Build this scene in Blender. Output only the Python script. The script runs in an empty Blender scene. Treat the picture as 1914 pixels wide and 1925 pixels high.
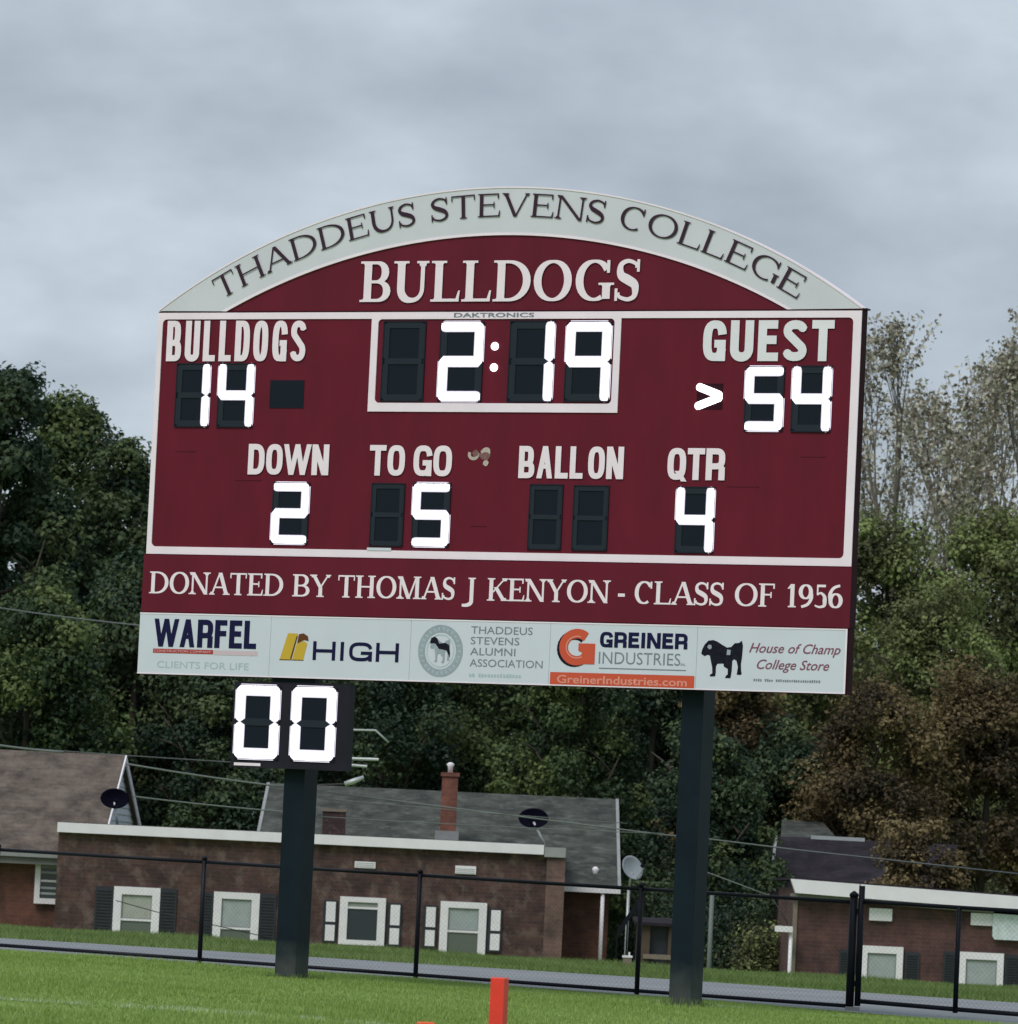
import bpy, math, random
import numpy as np
from mathutils import Matrix, Vector
random.seed(7)
rng = np.random.default_rng(11)
scn = bpy.context.scene
C = scn.collection

# ------------------------------------------------------------------ camera
F = 10000.0                      # focal length in pixels of the 1914 px wide photograph
PITCH, ROLL = 0.0706, 0.0469
CAM = Vector((0.0, 0.0, 1.10))
cp, sp, cr, sr = math.cos(PITCH), math.sin(PITCH), math.cos(ROLL), math.sin(ROLL)
cam_data = bpy.data.cameras.new('camera')
cam = bpy.data.objects.new('camera', cam_data)
C.objects.link(cam)
cam_data.sensor_fit = 'HORIZONTAL'
cam_data.sensor_width = 36.0
cam_data.lens = 36.0 * F / 1914.0
cam_data.clip_start = 0.5
cam_data.clip_end = 4000
cam_data.dof.use_dof = True
cam_data.dof.focus_distance = 55.0
cam_data.dof.aperture_fstop = 8.0
m = Matrix(((cr, -sr, 0, 0), (-sr*sp, -cr*sp, -cp, 0), (sr*cp, cr*cp, -sp, 0), (0, 0, 0, 1)))
cam.matrix_world = Matrix.Translation(CAM) @ m
scn.camera = cam

# ------------------------------------------------------------------ world
world = bpy.data.worlds.new('World')
scn.world = world
world.use_nodes = True
nt = world.node_tree
nt.nodes.clear()
N = nt.nodes.new
out = N('ShaderNodeOutputWorld')
bgs = N('ShaderNodeBackground')
sky = N('ShaderNodeTexSky')
sky.sky_type = 'NISHITA'
sky.sun_disc = False
SUN_EL, SUN_AZ = 52, 215          # azimuth clockwise from +Y
sky.sun_elevation = math.radians(SUN_EL)
sky.sun_rotation = math.radians(SUN_AZ)
bgs.inputs['Strength'].default_value = 0.07
tc = N('ShaderNodeTexCoord')
mp = N('ShaderNodeMapping')
mp.inputs['Scale'].default_value = (15, 15, 30)
mp.inputs['Rotation'].default_value = (0.0, 0.0, 0.0)
mp.inputs['Location'].default_value = (5.6, 2.4, 3.15)
nz = N('ShaderNodeTexNoise')
nz.inputs['Scale'].default_value = 0.95
nz.inputs['Detail'].default_value = 5
nz.inputs['Roughness'].default_value = 0.5
nz.inputs['Distortion'].default_value = 0.0
ramp = N('ShaderNodeValToRGB')
e = ramp.color_ramp.elements
e[0].position = 0.30
e[0].color = (0.262, 0.308, 0.358, 1)
e[1].position = 0.72
e[1].color = (0.50, 0.565, 0.63, 1)
mid = ramp.color_ramp.elements.new(0.5)
mid.color = (0.362, 0.415, 0.472, 1)
bgc = N('ShaderNodeBackground')
bgc.inputs['Strength'].default_value = 1.0
mx = N('ShaderNodeMixShader')
mx.inputs[0].default_value = 0.93   # cloud cover
L = nt.links.new
L(tc.outputs['Generated'], mp.inputs['Vector'])
L(mp.outputs[0], nz.inputs['Vector'])
L(nz.outputs['Fac'], ramp.inputs['Fac'])
L(ramp.outputs['Color'], bgc.inputs['Color'])
L(sky.outputs[0], bgs.inputs['Color'])
L(bgs.outputs[0], mx.inputs[1])
L(bgc.outputs[0], mx.inputs[2])
L(mx.outputs[0], out.inputs['Surface'])

sun_d = bpy.data.lights.new('sun', 'SUN')
sun_d.energy = 1.5
sun_d.angle = math.radians(28)
sun_d.color = (1.0, 0.945, 0.90)
sun = bpy.data.objects.new('sun', sun_d)
C.objects.link(sun)
az, el = math.radians(SUN_AZ), math.radians(SUN_EL)
sdir = Vector((math.sin(az)*math.cos(el), math.cos(az)*math.cos(el), math.sin(el)))
sun.rotation_euler = sdir.to_track_quat('Z', 'Y').to_euler()

scn.view_settings.view_transform = 'Standard'
scn.view_settings.look = 'None'
scn.view_settings.exposure = 0.45
scn.view_settings.gamma = 1.0
scn.view_settings.use_curve_mapping = False
scn.cycles.max_bounces = 6
scn.cycles.caustics_reflective = False
scn.cycles.caustics_refractive = False

# ------------------------------------------------------------------ projection helpers
def ray(px, py):
    u, v = px-957.0, py-962.5
    x = cr*u + sr*v
    y = -sr*u + cr*v
    up = -y/F
    return Vector((x/F, cp - up*sp, sp + up*cp))

def at(px, py, Y):
    r = ray(px, py)
    return CAM + r*(Y/r.y)

def smooth(a, b, x):
    t = min(1, max(0, (x-a)/(b-a)))
    return t*t*(3-2*t)

def gz(x, y):
    """height of the terrain"""
    z = 0.010 - 0.016*12*math.tanh(x/12)
    z -= 0.05*smooth(74, 84, y)
    return z + (-0.98 - z)*smooth(88, 99, y)

def ground(px, py):
    r = ray(px, py)
    t = 40.0
    for _ in range(60):
        p = CAM + r*t
        t += (gz(p.x, p.y)-p.z)/r.z*0.7
    return CAM + r*t

# ------------------------------------------------------------------ materials
def mat(name, col, rough=0.7, metal=0.0, spec=0.5, var=0.0, vscale=8.0, bump=0.0, bscale=40.0, col2=None, detail=4, stretch=None):
    M = bpy.data.materials.new(name)
    M.use_nodes = True
    t = M.node_tree
    b = t.nodes['Principled BSDF']
    b.inputs['Roughness'].default_value = rough
    b.inputs['Metallic'].default_value = metal
    b.inputs['Specular IOR Level'].default_value = spec
    b.inputs['Base Color'].default_value = (*col, 1)
    if var > 0 or col2 or bump > 0:
        co = t.nodes.new('ShaderNodeTexCoord')
        vec = co.outputs['Object']
        if stretch:
            mpn = t.nodes.new('ShaderNodeMapping')
            mpn.inputs['Scale'].default_value = stretch
            t.links.new(vec, mpn.inputs[0])
            vec = mpn.outputs[0]
        if var > 0 or col2:
            n = t.nodes.new('ShaderNodeTexNoise')
            n.inputs['Scale'].default_value = vscale
            n.inputs['Detail'].default_value = detail
            n.inputs['Roughness'].default_value = 0.6
            t.links.new(vec, n.inputs['Vector'])
            r = t.nodes.new('ShaderNodeValToRGB')
            r.color_ramp.elements[0].position = 0.32
            r.color_ramp.elements[1].position = 0.68
            c2 = col2 if col2 else tuple(c*(1+var) for c in col)
            c1 = col if col2 else tuple(c*(1-var) for c in col)
            r.color_ramp.elements[0].color = (*c1, 1)
            r.color_ramp.elements[1].color = (*c2, 1)
            t.links.new(n.outputs['Fac'], r.inputs['Fac'])
            t.links.new(r.outputs['Color'], b.inputs['Base Color'])
        if bump > 0:
            n2 = t.nodes.new('ShaderNodeTexNoise')
            n2.inputs['Scale'].default_value = bscale
            n2.inputs['Detail'].default_value = 5
            t.links.new(vec, n2.inputs['Vector'])
            bp = t.nodes.new('ShaderNodeBump')
            bp.inputs['Strength'].default_value = bump
            bp.inputs['Distance'].default_value = 0.02
            t.links.new(n2.outputs['Fac'], bp.inputs['Height'])
            t.links.new(bp.outputs[0], b.inputs['Normal'])
    return M

def brick_mat(name, c1, c2, mortar, stain=None):
    M = bpy.data.materials.new(name)
    M.use_nodes = True
    t = M.node_tree
    b = t.nodes['Principled BSDF']
    b.inputs['Roughness'].default_value = 0.9
    co = t.nodes.new('ShaderNodeTexCoord')
    sx = t.nodes.new('ShaderNodeSeparateXYZ')
    cx = t.nodes.new('ShaderNodeCombineXYZ')
    ad = t.nodes.new('ShaderNodeMath')
    t.links.new(co.outputs['Object'], sx.inputs[0])
    t.links.new(sx.outputs[0], ad.inputs[0])
    t.links.new(sx.outputs[1], ad.inputs[1])
    t.links.new(ad.outputs[0], cx.inputs[0])
    t.links.new(sx.outputs[2], cx.inputs[1])
    br = t.nodes.new('ShaderNodeTexBrick')
    br.inputs['Scale'].default_value = 1.0
    br.inputs['Brick Width'].default_value = 0.21
    br.inputs['Row Height'].default_value = 0.075
    br.inputs['Mortar Size'].default_value = 0.007
    br.inputs['Color1'].default_value = (*c1, 1)
    br.inputs['Color2'].default_value = (*c2, 1)
    br.inputs['Mortar'].default_value = (*mortar, 1)
    t.links.new(cx.outputs[0], br.inputs['Vector'])
    n = t.nodes.new('ShaderNodeTexNoise')
    n.inputs['Scale'].default_value = 1.6
    n.inputs['Detail'].default_value = 6
    n.inputs['Roughness'].default_value = 0.7
    t.links.new(co.outputs['Object'], n.inputs['Vector'])
    r = t.nodes.new('ShaderNodeValToRGB')
    r.color_ramp.elements[0].position = 0.35
    r.color_ramp.elements[0].color = (0.52, 0.52, 0.54, 1)
    r.color_ramp.elements[1].position = 0.7
    r.color_ramp.elements[1].color = (1.5, 1.4, 1.35, 1)
    t.links.new(n.outputs['Fac'], r.inputs['Fac'])
    mm = t.nodes.new('ShaderNodeMix')
    mm.data_type = 'RGBA'
    mm.blend_type = 'MULTIPLY'
    mm.inputs[0].default_value = 1.0
    t.links.new(br.outputs['Color'], mm.inputs[6])
    t.links.new(r.outputs['Color'], mm.inputs[7])
    last = mm.outputs[2]
    if stain:
        n3 = t.nodes.new('ShaderNodeTexNoise')
        n3.inputs['Scale'].default_value = 3.0
        n3.inputs['Detail'].default_value = 8
        n3.inputs['Roughness'].default_value = 0.65
        t.links.new(co.outputs['Object'], n3.inputs['Vector'])
        r3 = t.nodes.new('ShaderNodeValToRGB')
        r3.color_ramp.elements[0].position = 0.50
        r3.color_ramp.elements[0].color = (0, 0, 0, 1)
        r3.color_ramp.elements[1].position = 0.74
        r3.color_ramp.elements[1].color = (0.75, 0.75, 0.75, 1)
        t.links.new(n3.outputs['Fac'], r3.inputs['Fac'])
        m3 = t.nodes.new('ShaderNodeMix')
        m3.data_type = 'RGBA'
        m3.inputs[7].default_value = (*stain, 1)
        t.links.new(r3.outputs['Color'], m3.inputs[0])
        t.links.new(last, m3.inputs[6])
        last = m3.outputs[2]
    t.links.new(last, b.inputs['Base Color'])
    bp = t.nodes.new('ShaderNodeBump')
    bp.inputs['Distance'].default_value = 0.01
    bp.inputs['Strength'].default_value = 0.5
    bp.invert = True
    t.links.new(br.outputs['Fac'], bp.inputs['Height'])
    t.links.new(bp.outputs[0], b.inputs['Normal'])
    return M

def roof_mat(name, c1, c2, tone):
    M = brick_mat(name, c1, c2, tuple(c*.75 for c in c1), tone)
    t = M.node_tree
    for n in t.nodes:
        if n.type == 'TEX_BRICK':
            n.inputs['Brick Width'].default_value = 0.30
            n.inputs['Row Height'].default_value = 0.16
            n.inputs['Mortar Size'].default_value = 0.006
            n.inputs['Mortar Smooth'].default_value = 0.3
        if n.type == 'COMBXYZ':
            sx = [q for q in t.nodes if q.type == 'SEPXYZ'][0]
            t.links.new(sx.outputs[0], n.inputs[0])
            t.links.new(sx.outputs[1], n.inputs[1])
        if n.type == 'BSDF_PRINCIPLED':
            n.inputs['Specular IOR Level'].default_value = 0.15
    return M

def emit(name, col, s):
    M = bpy.data.materials.new(name)
    M.use_nodes = True
    b = M.node_tree.nodes['Principled BSDF']
    b.inputs['Base Color'].default_value = (0.8, 0.8, 0.8, 1)
    b.inputs['Emission Color'].default_value = (*col, 1)
    b.inputs['Emission Strength'].default_value = s
    return M

def leaf_mat(name, c1, c2, c3):
    M = bpy.data.materials.new(name)
    M.use_nodes = True
    t = M.node_tree
    b = t.nodes['Principled BSDF']
    b.inputs['Roughness'].default_value = 0.6
    b.inputs['Specular IOR Level'].default_value = 0.25
    a = t.nodes.new('ShaderNodeAttribute')
    a.attribute_name = 'tint'
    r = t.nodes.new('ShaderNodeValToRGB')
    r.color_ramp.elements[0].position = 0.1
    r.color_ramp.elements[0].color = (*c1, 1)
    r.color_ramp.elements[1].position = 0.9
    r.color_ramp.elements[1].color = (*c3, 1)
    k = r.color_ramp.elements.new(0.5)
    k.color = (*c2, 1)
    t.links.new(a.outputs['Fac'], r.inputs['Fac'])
    t.links.new(r.outputs['Color'], b.inputs['Base Color'])
    tr = t.nodes.new('ShaderNodeBsdfTranslucent')
    t.links.new(r.outputs['Color'], tr.inputs['Color'])
    ms = t.nodes.new('ShaderNodeMixShader')
    ms.inputs[0].default_value = 0.25
    t.links.new(b.outputs[0], ms.inputs[1])
    t.links.new(tr.outputs[0], ms.inputs[2])
    t.links.new(ms.outputs[0], t.nodes['Material Output'].inputs['Surface'])
    return M

MT = {
 'maroon': mat('maroon_paint', (0.128, 0.0070, 0.0215), 0.55, spec=.2, var=0.13, vscale=1.6, bump=0.02, bscale=3, stretch=(2.2, 1, .7), detail=6),
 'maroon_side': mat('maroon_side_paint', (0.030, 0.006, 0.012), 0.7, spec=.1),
 'panel_maroon': mat('maroon_vinyl', (0.124, 0.0078, 0.0225), 0.55, spec=.2, var=0.13, vscale=1.1, bump=0.02, bscale=2, stretch=(1.5, 1, .5)),
 'white_trim': mat('white_trim', (0.90, 0.78, 0.88), 0.5, var=0.05, vscale=2),
 'arch_white': mat('arch_white', (0.63, 0.645, 0.70), 0.45, var=0.05, vscale=1.2, bump=0.03, bscale=3),
 'sponsor': mat('sponsor_vinyl', (0.63, 0.67, 0.755), 0.4, var=0.03, vscale=1.5),
 'vinyl_white': mat('white_vinyl', (0.90, 0.78, 0.87), 0.5, var=0.03, vscale=5),
 'vinyl_cool': mat('cool_white_vinyl', (0.78, 0.77, 0.83), 0.5, var=0.05, vscale=3),
 'arch_ink': mat('plum_vinyl', (0.050, 0.026, 0.042), 0.8, spec=.1, var=0.12, vscale=4),
 'ink_navy': mat('navy_print', (0.012, 0.012, 0.055), 0.8, spec=.1),
 'ink_black': mat('black_print', (0.012, 0.012, 0.022), 0.8, spec=.1, var=0.3, vscale=20),
 'ink_grey': mat('grey_print', (0.20, 0.235, 0.27), 0.8, spec=.1),
 'ink_pale': mat('pale_grey_print', (0.42, 0.53, 0.57), 0.8, spec=.1),
 'ink_seal': mat('seal_print', (0.33, 0.38, 0.44), 0.8, spec=.1, var=0.1, vscale=18),
 'ink_red': mat('red_print', (0.42, 0.045, 0.035), 0.8, spec=.1),
 'ink_orange': mat('orange_print', (0.62, 0.10, 0.055), 0.8, spec=.1),
 'ink_orange_pale': mat('pale_orange_print', (0.75, 0.30, 0.24), 0.8, spec=.1),
 'ink_gold': mat('gold_print', (0.60, 0.40, 0.05), 0.8, spec=.1),
 'ink_brown': mat('brown_print', (0.13, 0.05, 0.02), 0.8, spec=.1),
 'ink_rose': mat('rose_print', (0.24, 0.09, 0.14), 0.8, spec=.1),
 'ink_pink': mat('pale_pink_print', (0.62, 0.50, 0.55), 0.8, spec=.1),
 'digit_back': mat('digit_backing', (0.006, 0.011, 0.020), 0.6, spec=.15),
 'seg_off': mat('unlit_segment', (0.015, 0.023, 0.034), 0.6, spec=.2),
 'bezel': mat('digit_bezel', (0.010, 0.013, 0.022), 0.6, spec=.2),
 'seg_on': emit('lit_led', (1.0, 0.96, 1.0), 2.2),
 'seg_bloom': emit('painted_bloom', (0.60, 0.46, 0.80), 0.42),  # weak lavender glow standing in for camera bloom round the lit segments
 'post': None,
 'black': mat('black_powder_coat', (0.006, 0.007, 0.012), 0.5, spec=.2),
 'clock_box': mat('charcoal_box', (0.014, 0.013, 0.022), 0.6, spec=.2, var=0.2, vscale=3),
 'residue': mat('glue_residue', (0.50, 0.42, 0.38), 0.9, var=0.2, vscale=30),
 'residue_dark': mat('dark_residue', (0.20, 0.10, 0.10), 0.9, var=0.3, vscale=30),
 'orange': mat('orange_vinyl_foam', (0.80, 0.045, 0.022), 0.5, var=0.06, vscale=8),
 'orange2': mat('orange_vinyl_foam_bright', (0.85, 0.12, 0.03), 0.5, var=0.06, vscale=8),
 'brick_dark': brick_mat('dark_weathered_brick', (0.088, 0.044, 0.039), (0.056, 0.031, 0.030), (0.075, 0.055, 0.050), (0.22, 0.165, 0.14)),
 'brick_red': brick_mat('red_brick', (0.155, 0.062, 0.045), (0.120, 0.050, 0.038), (0.12, 0.075, 0.06)),
 'brick_right': brick_mat('maroon_brick', (0.105, 0.048, 0.046), (0.080, 0.040, 0.040), (0.10, 0.065, 0.06)),
 'brick_chimney': brick_mat('chimney_brick', (0.20, 0.075, 0.05), (0.15, 0.058, 0.04), (0.16, 0.09, 0.07)),
 'brick_pier': brick_mat('pale_brown_brick', (0.17, 0.11, 0.095), (0.13, 0.085, 0.075), (0.16, 0.11, 0.10)),
 'white_paint': mat('white_paint', (0.78, 0.755, 0.80), 0.5, var=0.05, vscale=3),
 'grey_paint': mat('grey_gutter_paint', (0.26, 0.27, 0.27), 0.5, var=0.15, vscale=2),
 'fascia_grey': mat('grey_fascia', (0.17, 0.165, 0.16), 0.6, var=0.1, vscale=2),
 'siding': mat('white_siding', (0.60, 0.67, 0.70), 0.5, var=0.12, vscale=9),
 'shutter': mat('charcoal_shutter', (0.020, 0.023, 0.034), 0.6, var=0.15, vscale=5),
 'blind_cream': mat('cream_blind', (0.36, 0.38, 0.34), 0.7, var=0.1, vscale=6),
 'blind_grey': mat('grey_blind', (0.33, 0.37, 0.38), 0.7, var=0.08, vscale=6),
 'glass_dark': mat('dark_window_glass', (0.035, 0.045, 0.055), 0.12, spec=0.6),
 'glass_green': mat('greenish_window_glass', (0.12, 0.14, 0.12), 0.2, spec=0.6),
 'roof_brown': roof_mat('brown_shingle_roof', (0.128, 0.108, 0.092), (0.106, 0.090, 0.078), (0.172, 0.150, 0.130)),
 'roof_grey': roof_mat('grey_shingle_roof', (0.066, 0.074, 0.067), (0.050, 0.058, 0.053), (0.145, 0.16, 0.145)),
 'roof_dark': roof_mat('dark_slate_roof', (0.026, 0.022, 0.030), (0.020, 0.018, 0.024), (0.045, 0.04, 0.05)),
 'wall_brown': mat('dark_brown_wall', (0.045, 0.032, 0.026), 0.9, var=0.3, vscale=2),
 'dish_dark': mat('dark_dish', (0.003, 0.003, 0.010), 0.8, spec=.05),
 'dish_grey': mat('grey_dish', (0.28, 0.31, 0.34), 0.5, var=0.08, vscale=5),
 'metal': mat('galvanised_steel', (0.42, 0.45, 0.46), 0.45, metal=0.3, var=0.08, vscale=9),
 'wire': mat('cable_sheath', (0.13, 0.15, 0.15), 0.6),
 'wire_dark': mat('dark_cable_sheath', (0.02, 0.022, 0.025), 0.6),
 'wood': mat('weathered_wood', (0.075, 0.052, 0.038), 0.9, var=0.3, vscale=4, stretch=(6, 6, .6)),
 'tan': mat('tan_trim', (0.20, 0.165, 0.13), 0.8, var=0.15, vscale=4),
 'asphalt': mat('asphalt', (0.185, 0.200, 0.215), 0.8, spec=.3, col2=(0.255, 0.272, 0.285), vscale=0.5, bump=0.3, bscale=60, detail=8),
 'concrete': mat('concrete', (0.30, 0.30, 0.29), 0.9, var=0.15, vscale=5),
 'bark': mat('bark', (0.055, 0.045, 0.036), 0.95, var=0.35, vscale=3, bump=0.6, bscale=10, stretch=(3, 3, .6)),
 'bark_pale': mat('pale_bark', (0.15, 0.13, 0.115), 0.95, var=0.3, vscale=3),
 'grass_ground': mat('turf', (0.170, 0.262, 0.058), 0.95, col2=(0.220, 0.325, 0.088), vscale=0.35, bump=0.4, bscale=30, detail=9, stretch=(1, .6, 1)),
 'leaf_dark': leaf_mat('dark_green_leaves', (0.014, 0.032, 0.024), (0.046, 0.078, 0.045), (0.108, 0.145, 0.060)),
 'leaf_mid': leaf_mat('mid_green_leaves', (0.018, 0.038, 0.023), (0.060, 0.098, 0.042), (0.150, 0.195, 0.066)),
 'leaf_brown': leaf_mat('brown_green_leaves', (0.048, 0.056, 0.028), (0.145, 0.155, 0.070), (0.250, 0.320, 0.110)),
 'leaf_autumn': leaf_mat('russet_leaves', (0.032, 0.030, 0.019), (0.115, 0.082, 0.042), (0.240, 0.190, 0.090)),
 'leaf_sparse': leaf_mat('sparse_dry_leaves', (0.16, 0.13, 0.10), (0.34, 0.31, 0.25), (0.62, 0.60, 0.48)),
}

def post_mat():
    M = mat('black_steel_post', (0.0065, 0.0145, 0.0225), 0.55, spec=.12, var=.15, vscale=3)
    t = M.node_tree
    b = t.nodes['Principled BSDF']
    src = b.inputs['Base Color'].links[0].from_socket
    co = t.nodes.new('ShaderNodeTexCoord')
    sx = t.nodes.new('ShaderNodeSeparateXYZ')
    t.links.new(co.outputs['Object'], sx.inputs[0])
    n = t.nodes.new('ShaderNodeTexNoise')
    n.inputs['Scale'].default_value = 5
    n.inputs['Detail'].default_value = 6
    t.links.new(co.outputs['Object'], n.inputs['Vector'])
    ma = t.nodes.new('ShaderNodeMath')
    ma.operation = 'MULTIPLY_ADD'
    ma.inputs[1].default_value = -0.5
    t.links.new(n.outputs['Fac'], ma.inputs[0])
    t.links.new(sx.outputs[2], ma.inputs[2])
    mr = t.nodes.new('ShaderNodeMapRange')
    mr.inputs['From Min'].default_value = -0.25
    mr.inputs['From Max'].default_value = 0.22
    mr.inputs['To Min'].default_value = 0.85
    mr.inputs['To Max'].default_value = 0.0
    t.links.new(ma.outputs[0], mr.inputs['Value'])
    mm = t.nodes.new('ShaderNodeMix')
    mm.data_type = 'RGBA'
    mm.inputs[7].default_value = (0.075, 0.085, 0.08, 1)
    t.links.new(mr.outputs[0], mm.inputs[0])
    t.links.new(src, mm.inputs[6])
    t.links.new(mm.outputs[2], b.inputs['Base Color'])
    return M
MT['post'] = post_mat()   # black paint with dust and mower clippings stuck to its foot

def blade_mat(name, a, b_):
    M = leaf_mat(name, a, tuple((x+y)/2 for x, y in zip(a, b_)), b_)
    return M
MT['blade'] = blade_mat('grass_blades', (0.205, 0.300, 0.066), (0.310, 0.430, 0.130))
MT['blade_line'] = blade_mat('painted_grass_blades', (0.26, 0.36, 0.16), (0.62, 0.68, 0.50))
MT['blade_verge'] = blade_mat('verge_grass_blades', (0.105, 0.165, 0.045), (0.225, 0.300, 0.110))

# line paint: worn white on green
def line_paint():
    M = bpy.data.materials.new('worn_line_paint')
    M.use_nodes = True
    t = M.node_tree
    b = t.nodes['Principled BSDF']
    b.inputs['Roughness'].default_value = 0.9
    co = t.nodes.new('ShaderNodeTexCoord')
    n = t.nodes.new('ShaderNodeTexNoise')
    n.inputs['Scale'].default_value = 6
    n.inputs['Detail'].default_value = 8
    n.inputs['Roughness'].default_value = 0.75
    r = t.nodes.new('ShaderNodeValToRGB')
    r.color_ramp.elements[0].position = 0.42
    r.color_ramp.elements[0].color = (0.12, 0.23, 0.05, 1)
    r.color_ramp.elements[1].position = 0.66
    r.color_ramp.elements[1].color = (0.50, 0.60, 0.38, 1)
    t.links.new(co.outputs['Object'], n.inputs['Vector'])
    t.links.new(n.outputs['Fac'], r.inputs['Fac'])
    t.links.new(r.outputs['Color'], b.inputs['Base Color'])
    return M
MT['line'] = line_paint()

# ------------------------------------------------------------------ mesh builder
class MB:
    def __init__(self, off=(0, 0, 0)):
        self.v = []
        self.f = []
        self.off = Vector(off)
    def add(self, vs, fs):
        b = len(self.v)
        self.v += [Vector(p) - self.off for p in vs]
        self.f += [tuple(i+b for i in f) for f in fs]
        return self
    def box(self, x0, x1, y0, y1, z0, z1):
        vs = [(x, y, z) for x in (x0, x1) for y in (y0, y1) for z in (z0, z1)]
        return self.add(vs, [(0, 1, 3, 2), (4, 6, 7, 5), (0, 4, 5, 1), (2, 3, 7, 6), (0, 2, 6, 4), (1, 5, 7, 3)])
    def prism(self, poly, y0, y1):
        """poly in x,z (counter-clockwise from the front), extruded y0 (front) to y1"""
        n = len(poly)
        vs = [(x, y0, z) for x, z in poly] + [(x, y1, z) for x, z in poly]
        fs = [tuple(range(n)), tuple(range(2*n-1, n-1, -1))]
        fs += [(i, i+n, (i+1) % n+n, (i+1) % n) for i in range(n)]
        return self.add(vs, fs)
    def quad(self, a, b, c, d):
        return self.add([a, b, c, d], [(0, 1, 2, 3)])
    def slab(self, a, b, c, d, th):
        """quad with thickness th along its normal"""
        a, b, c, d = map(Vector, (a, b, c, d))
        n = (b-a).cross(d-a).normalized()*th
        vs = [a, b, c, d, a-n, b-n, c-n, d-n]
        return self.add(vs, [(0, 1, 2, 3), (7, 6, 5, 4), (0, 4, 5, 1), (1, 5, 6, 2), (2, 6, 7, 3), (3, 7, 4, 0)])
    def tube(self, pts, rad, n=8, cap=True):
        pts = [Vector(p) for p in pts]
        if not hasattr(rad, '__len__'):
            rad = [rad]*len(pts)
        vs = []
        fs = []
        for i, p in enumerate(pts):
            d = (pts[min(i+1, len(pts)-1)] - pts[max(i-1, 0)]).normalized()
            a = d.cross(Vector((0, 0, 1)))
            if a.length < 0.05:
                a = d.cross(Vector((1, 0, 0)))
            a.normalize()
            b = d.cross(a)
            for k in range(n):
                t = 2*math.pi*k/n
                vs.append(p + (a*math.cos(t) + b*math.sin(t))*rad[i])
        for i in range(len(pts)-1):
            for k in range(n):
                fs.append((i*n+k, i*n+(k+1) % n, (i+1)*n+(k+1) % n, (i+1)*n+k))
        if cap:
            fs.append(tuple(range(n-1, -1, -1)))
            fs.append(tuple((len(pts)-1)*n+k for k in range(n)))
        return self.add(vs, fs)
    def build(self, name, material, parent=None, smooth_=False):
        me = bpy.data.meshes.new(name)
        me.from_pydata([tuple(p) for p in self.v], [], self.f)
        me.materials.append(MT[material])
        me.update()
        if smooth_:
            me.polygons.foreach_set('use_smooth', [True]*len(me.polygons))
        o = bpy.data.objects.new(name, me)
        C.objects.link(o)
        if parent is not None:
            o.parent = parent
        return o

def tag(o, label=None, cat=None, group=None, kind=None):
    if label: o['label'] = label
    if cat: o['category'] = cat
    if group: o['group'] = group
    if kind: o['kind'] = kind
    return o

def empty(name, loc, label, cat, group=None, rz=0):
    o = bpy.data.objects.new(name, None)
    C.objects.link(o)
    o.location = loc
    o.rotation_euler = (0, 0, rz)
    o.empty_display_size = 0.2
    return tag(o, label, cat, group)

# ------------------------------------------------------------------ lettering engine (roman and condensed capitals as strokes)
def _arc(cx, cy, rx, ry, a0, a1, n=14, p=2.0):
    pts = []
    for i in range(n+1):
        a = math.radians(a0+(a1-a0)*i/n)
        c, s = math.cos(a), math.sin(a)
        pts.append((cx+rx*math.copysign(abs(c)**(2/p), c), cy+ry*math.copysign(abs(s)**(2/p), s)))
    return pts

def _ribbon(pts, S, t, wf=None, closed=False):
    quads = []
    n = len(pts)
    Ls = []
    for i in range(n):
        if closed:
            a, b = pts[(i-1) % n], pts[(i+1) % n]
        else:
            a, b = pts[max(i-1, 0)], pts[min(i+1, n-1)]
        dx, dy = b[0]-a[0], b[1]-a[1]
        l = math.hypot(dx, dy) or 1
        dx, dy = dx/l, dy/l
        w = wf(i/(n-1)) if wf else t+(S-t)*abs(dy)**1.4
        Ls.append(((pts[i][0]-dy*w/2, pts[i][1]+dx*w/2), (pts[i][0]+dy*w/2, pts[i][1]-dx*w/2)))
    for i in range(n if closed else n-1):
        j = (i+1) % n
        quads.append([Ls[i][1], Ls[j][1], Ls[j][0], Ls[i][0]])
    return quads

def _spline(P, n=5):
    out_ = []
    for i in range(len(P)-1):
        p0, p1, p2, p3 = P[max(i-1, 0)], P[i], P[i+1], P[min(i+2, len(P)-1)]
        for k in range(n):
            t = k/n
            out_.append(tuple(0.5*((2*p1[j]) + (-p0[j]+p2[j])*t + (2*p0[j]-5*p1[j]+4*p2[j]-p3[j])*t*t + (-p0[j]+3*p1[j]-3*p2[j]+p3[j])*t**3) for j in (0, 1)))
    out_.append(P[-1])
    return out_

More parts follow.
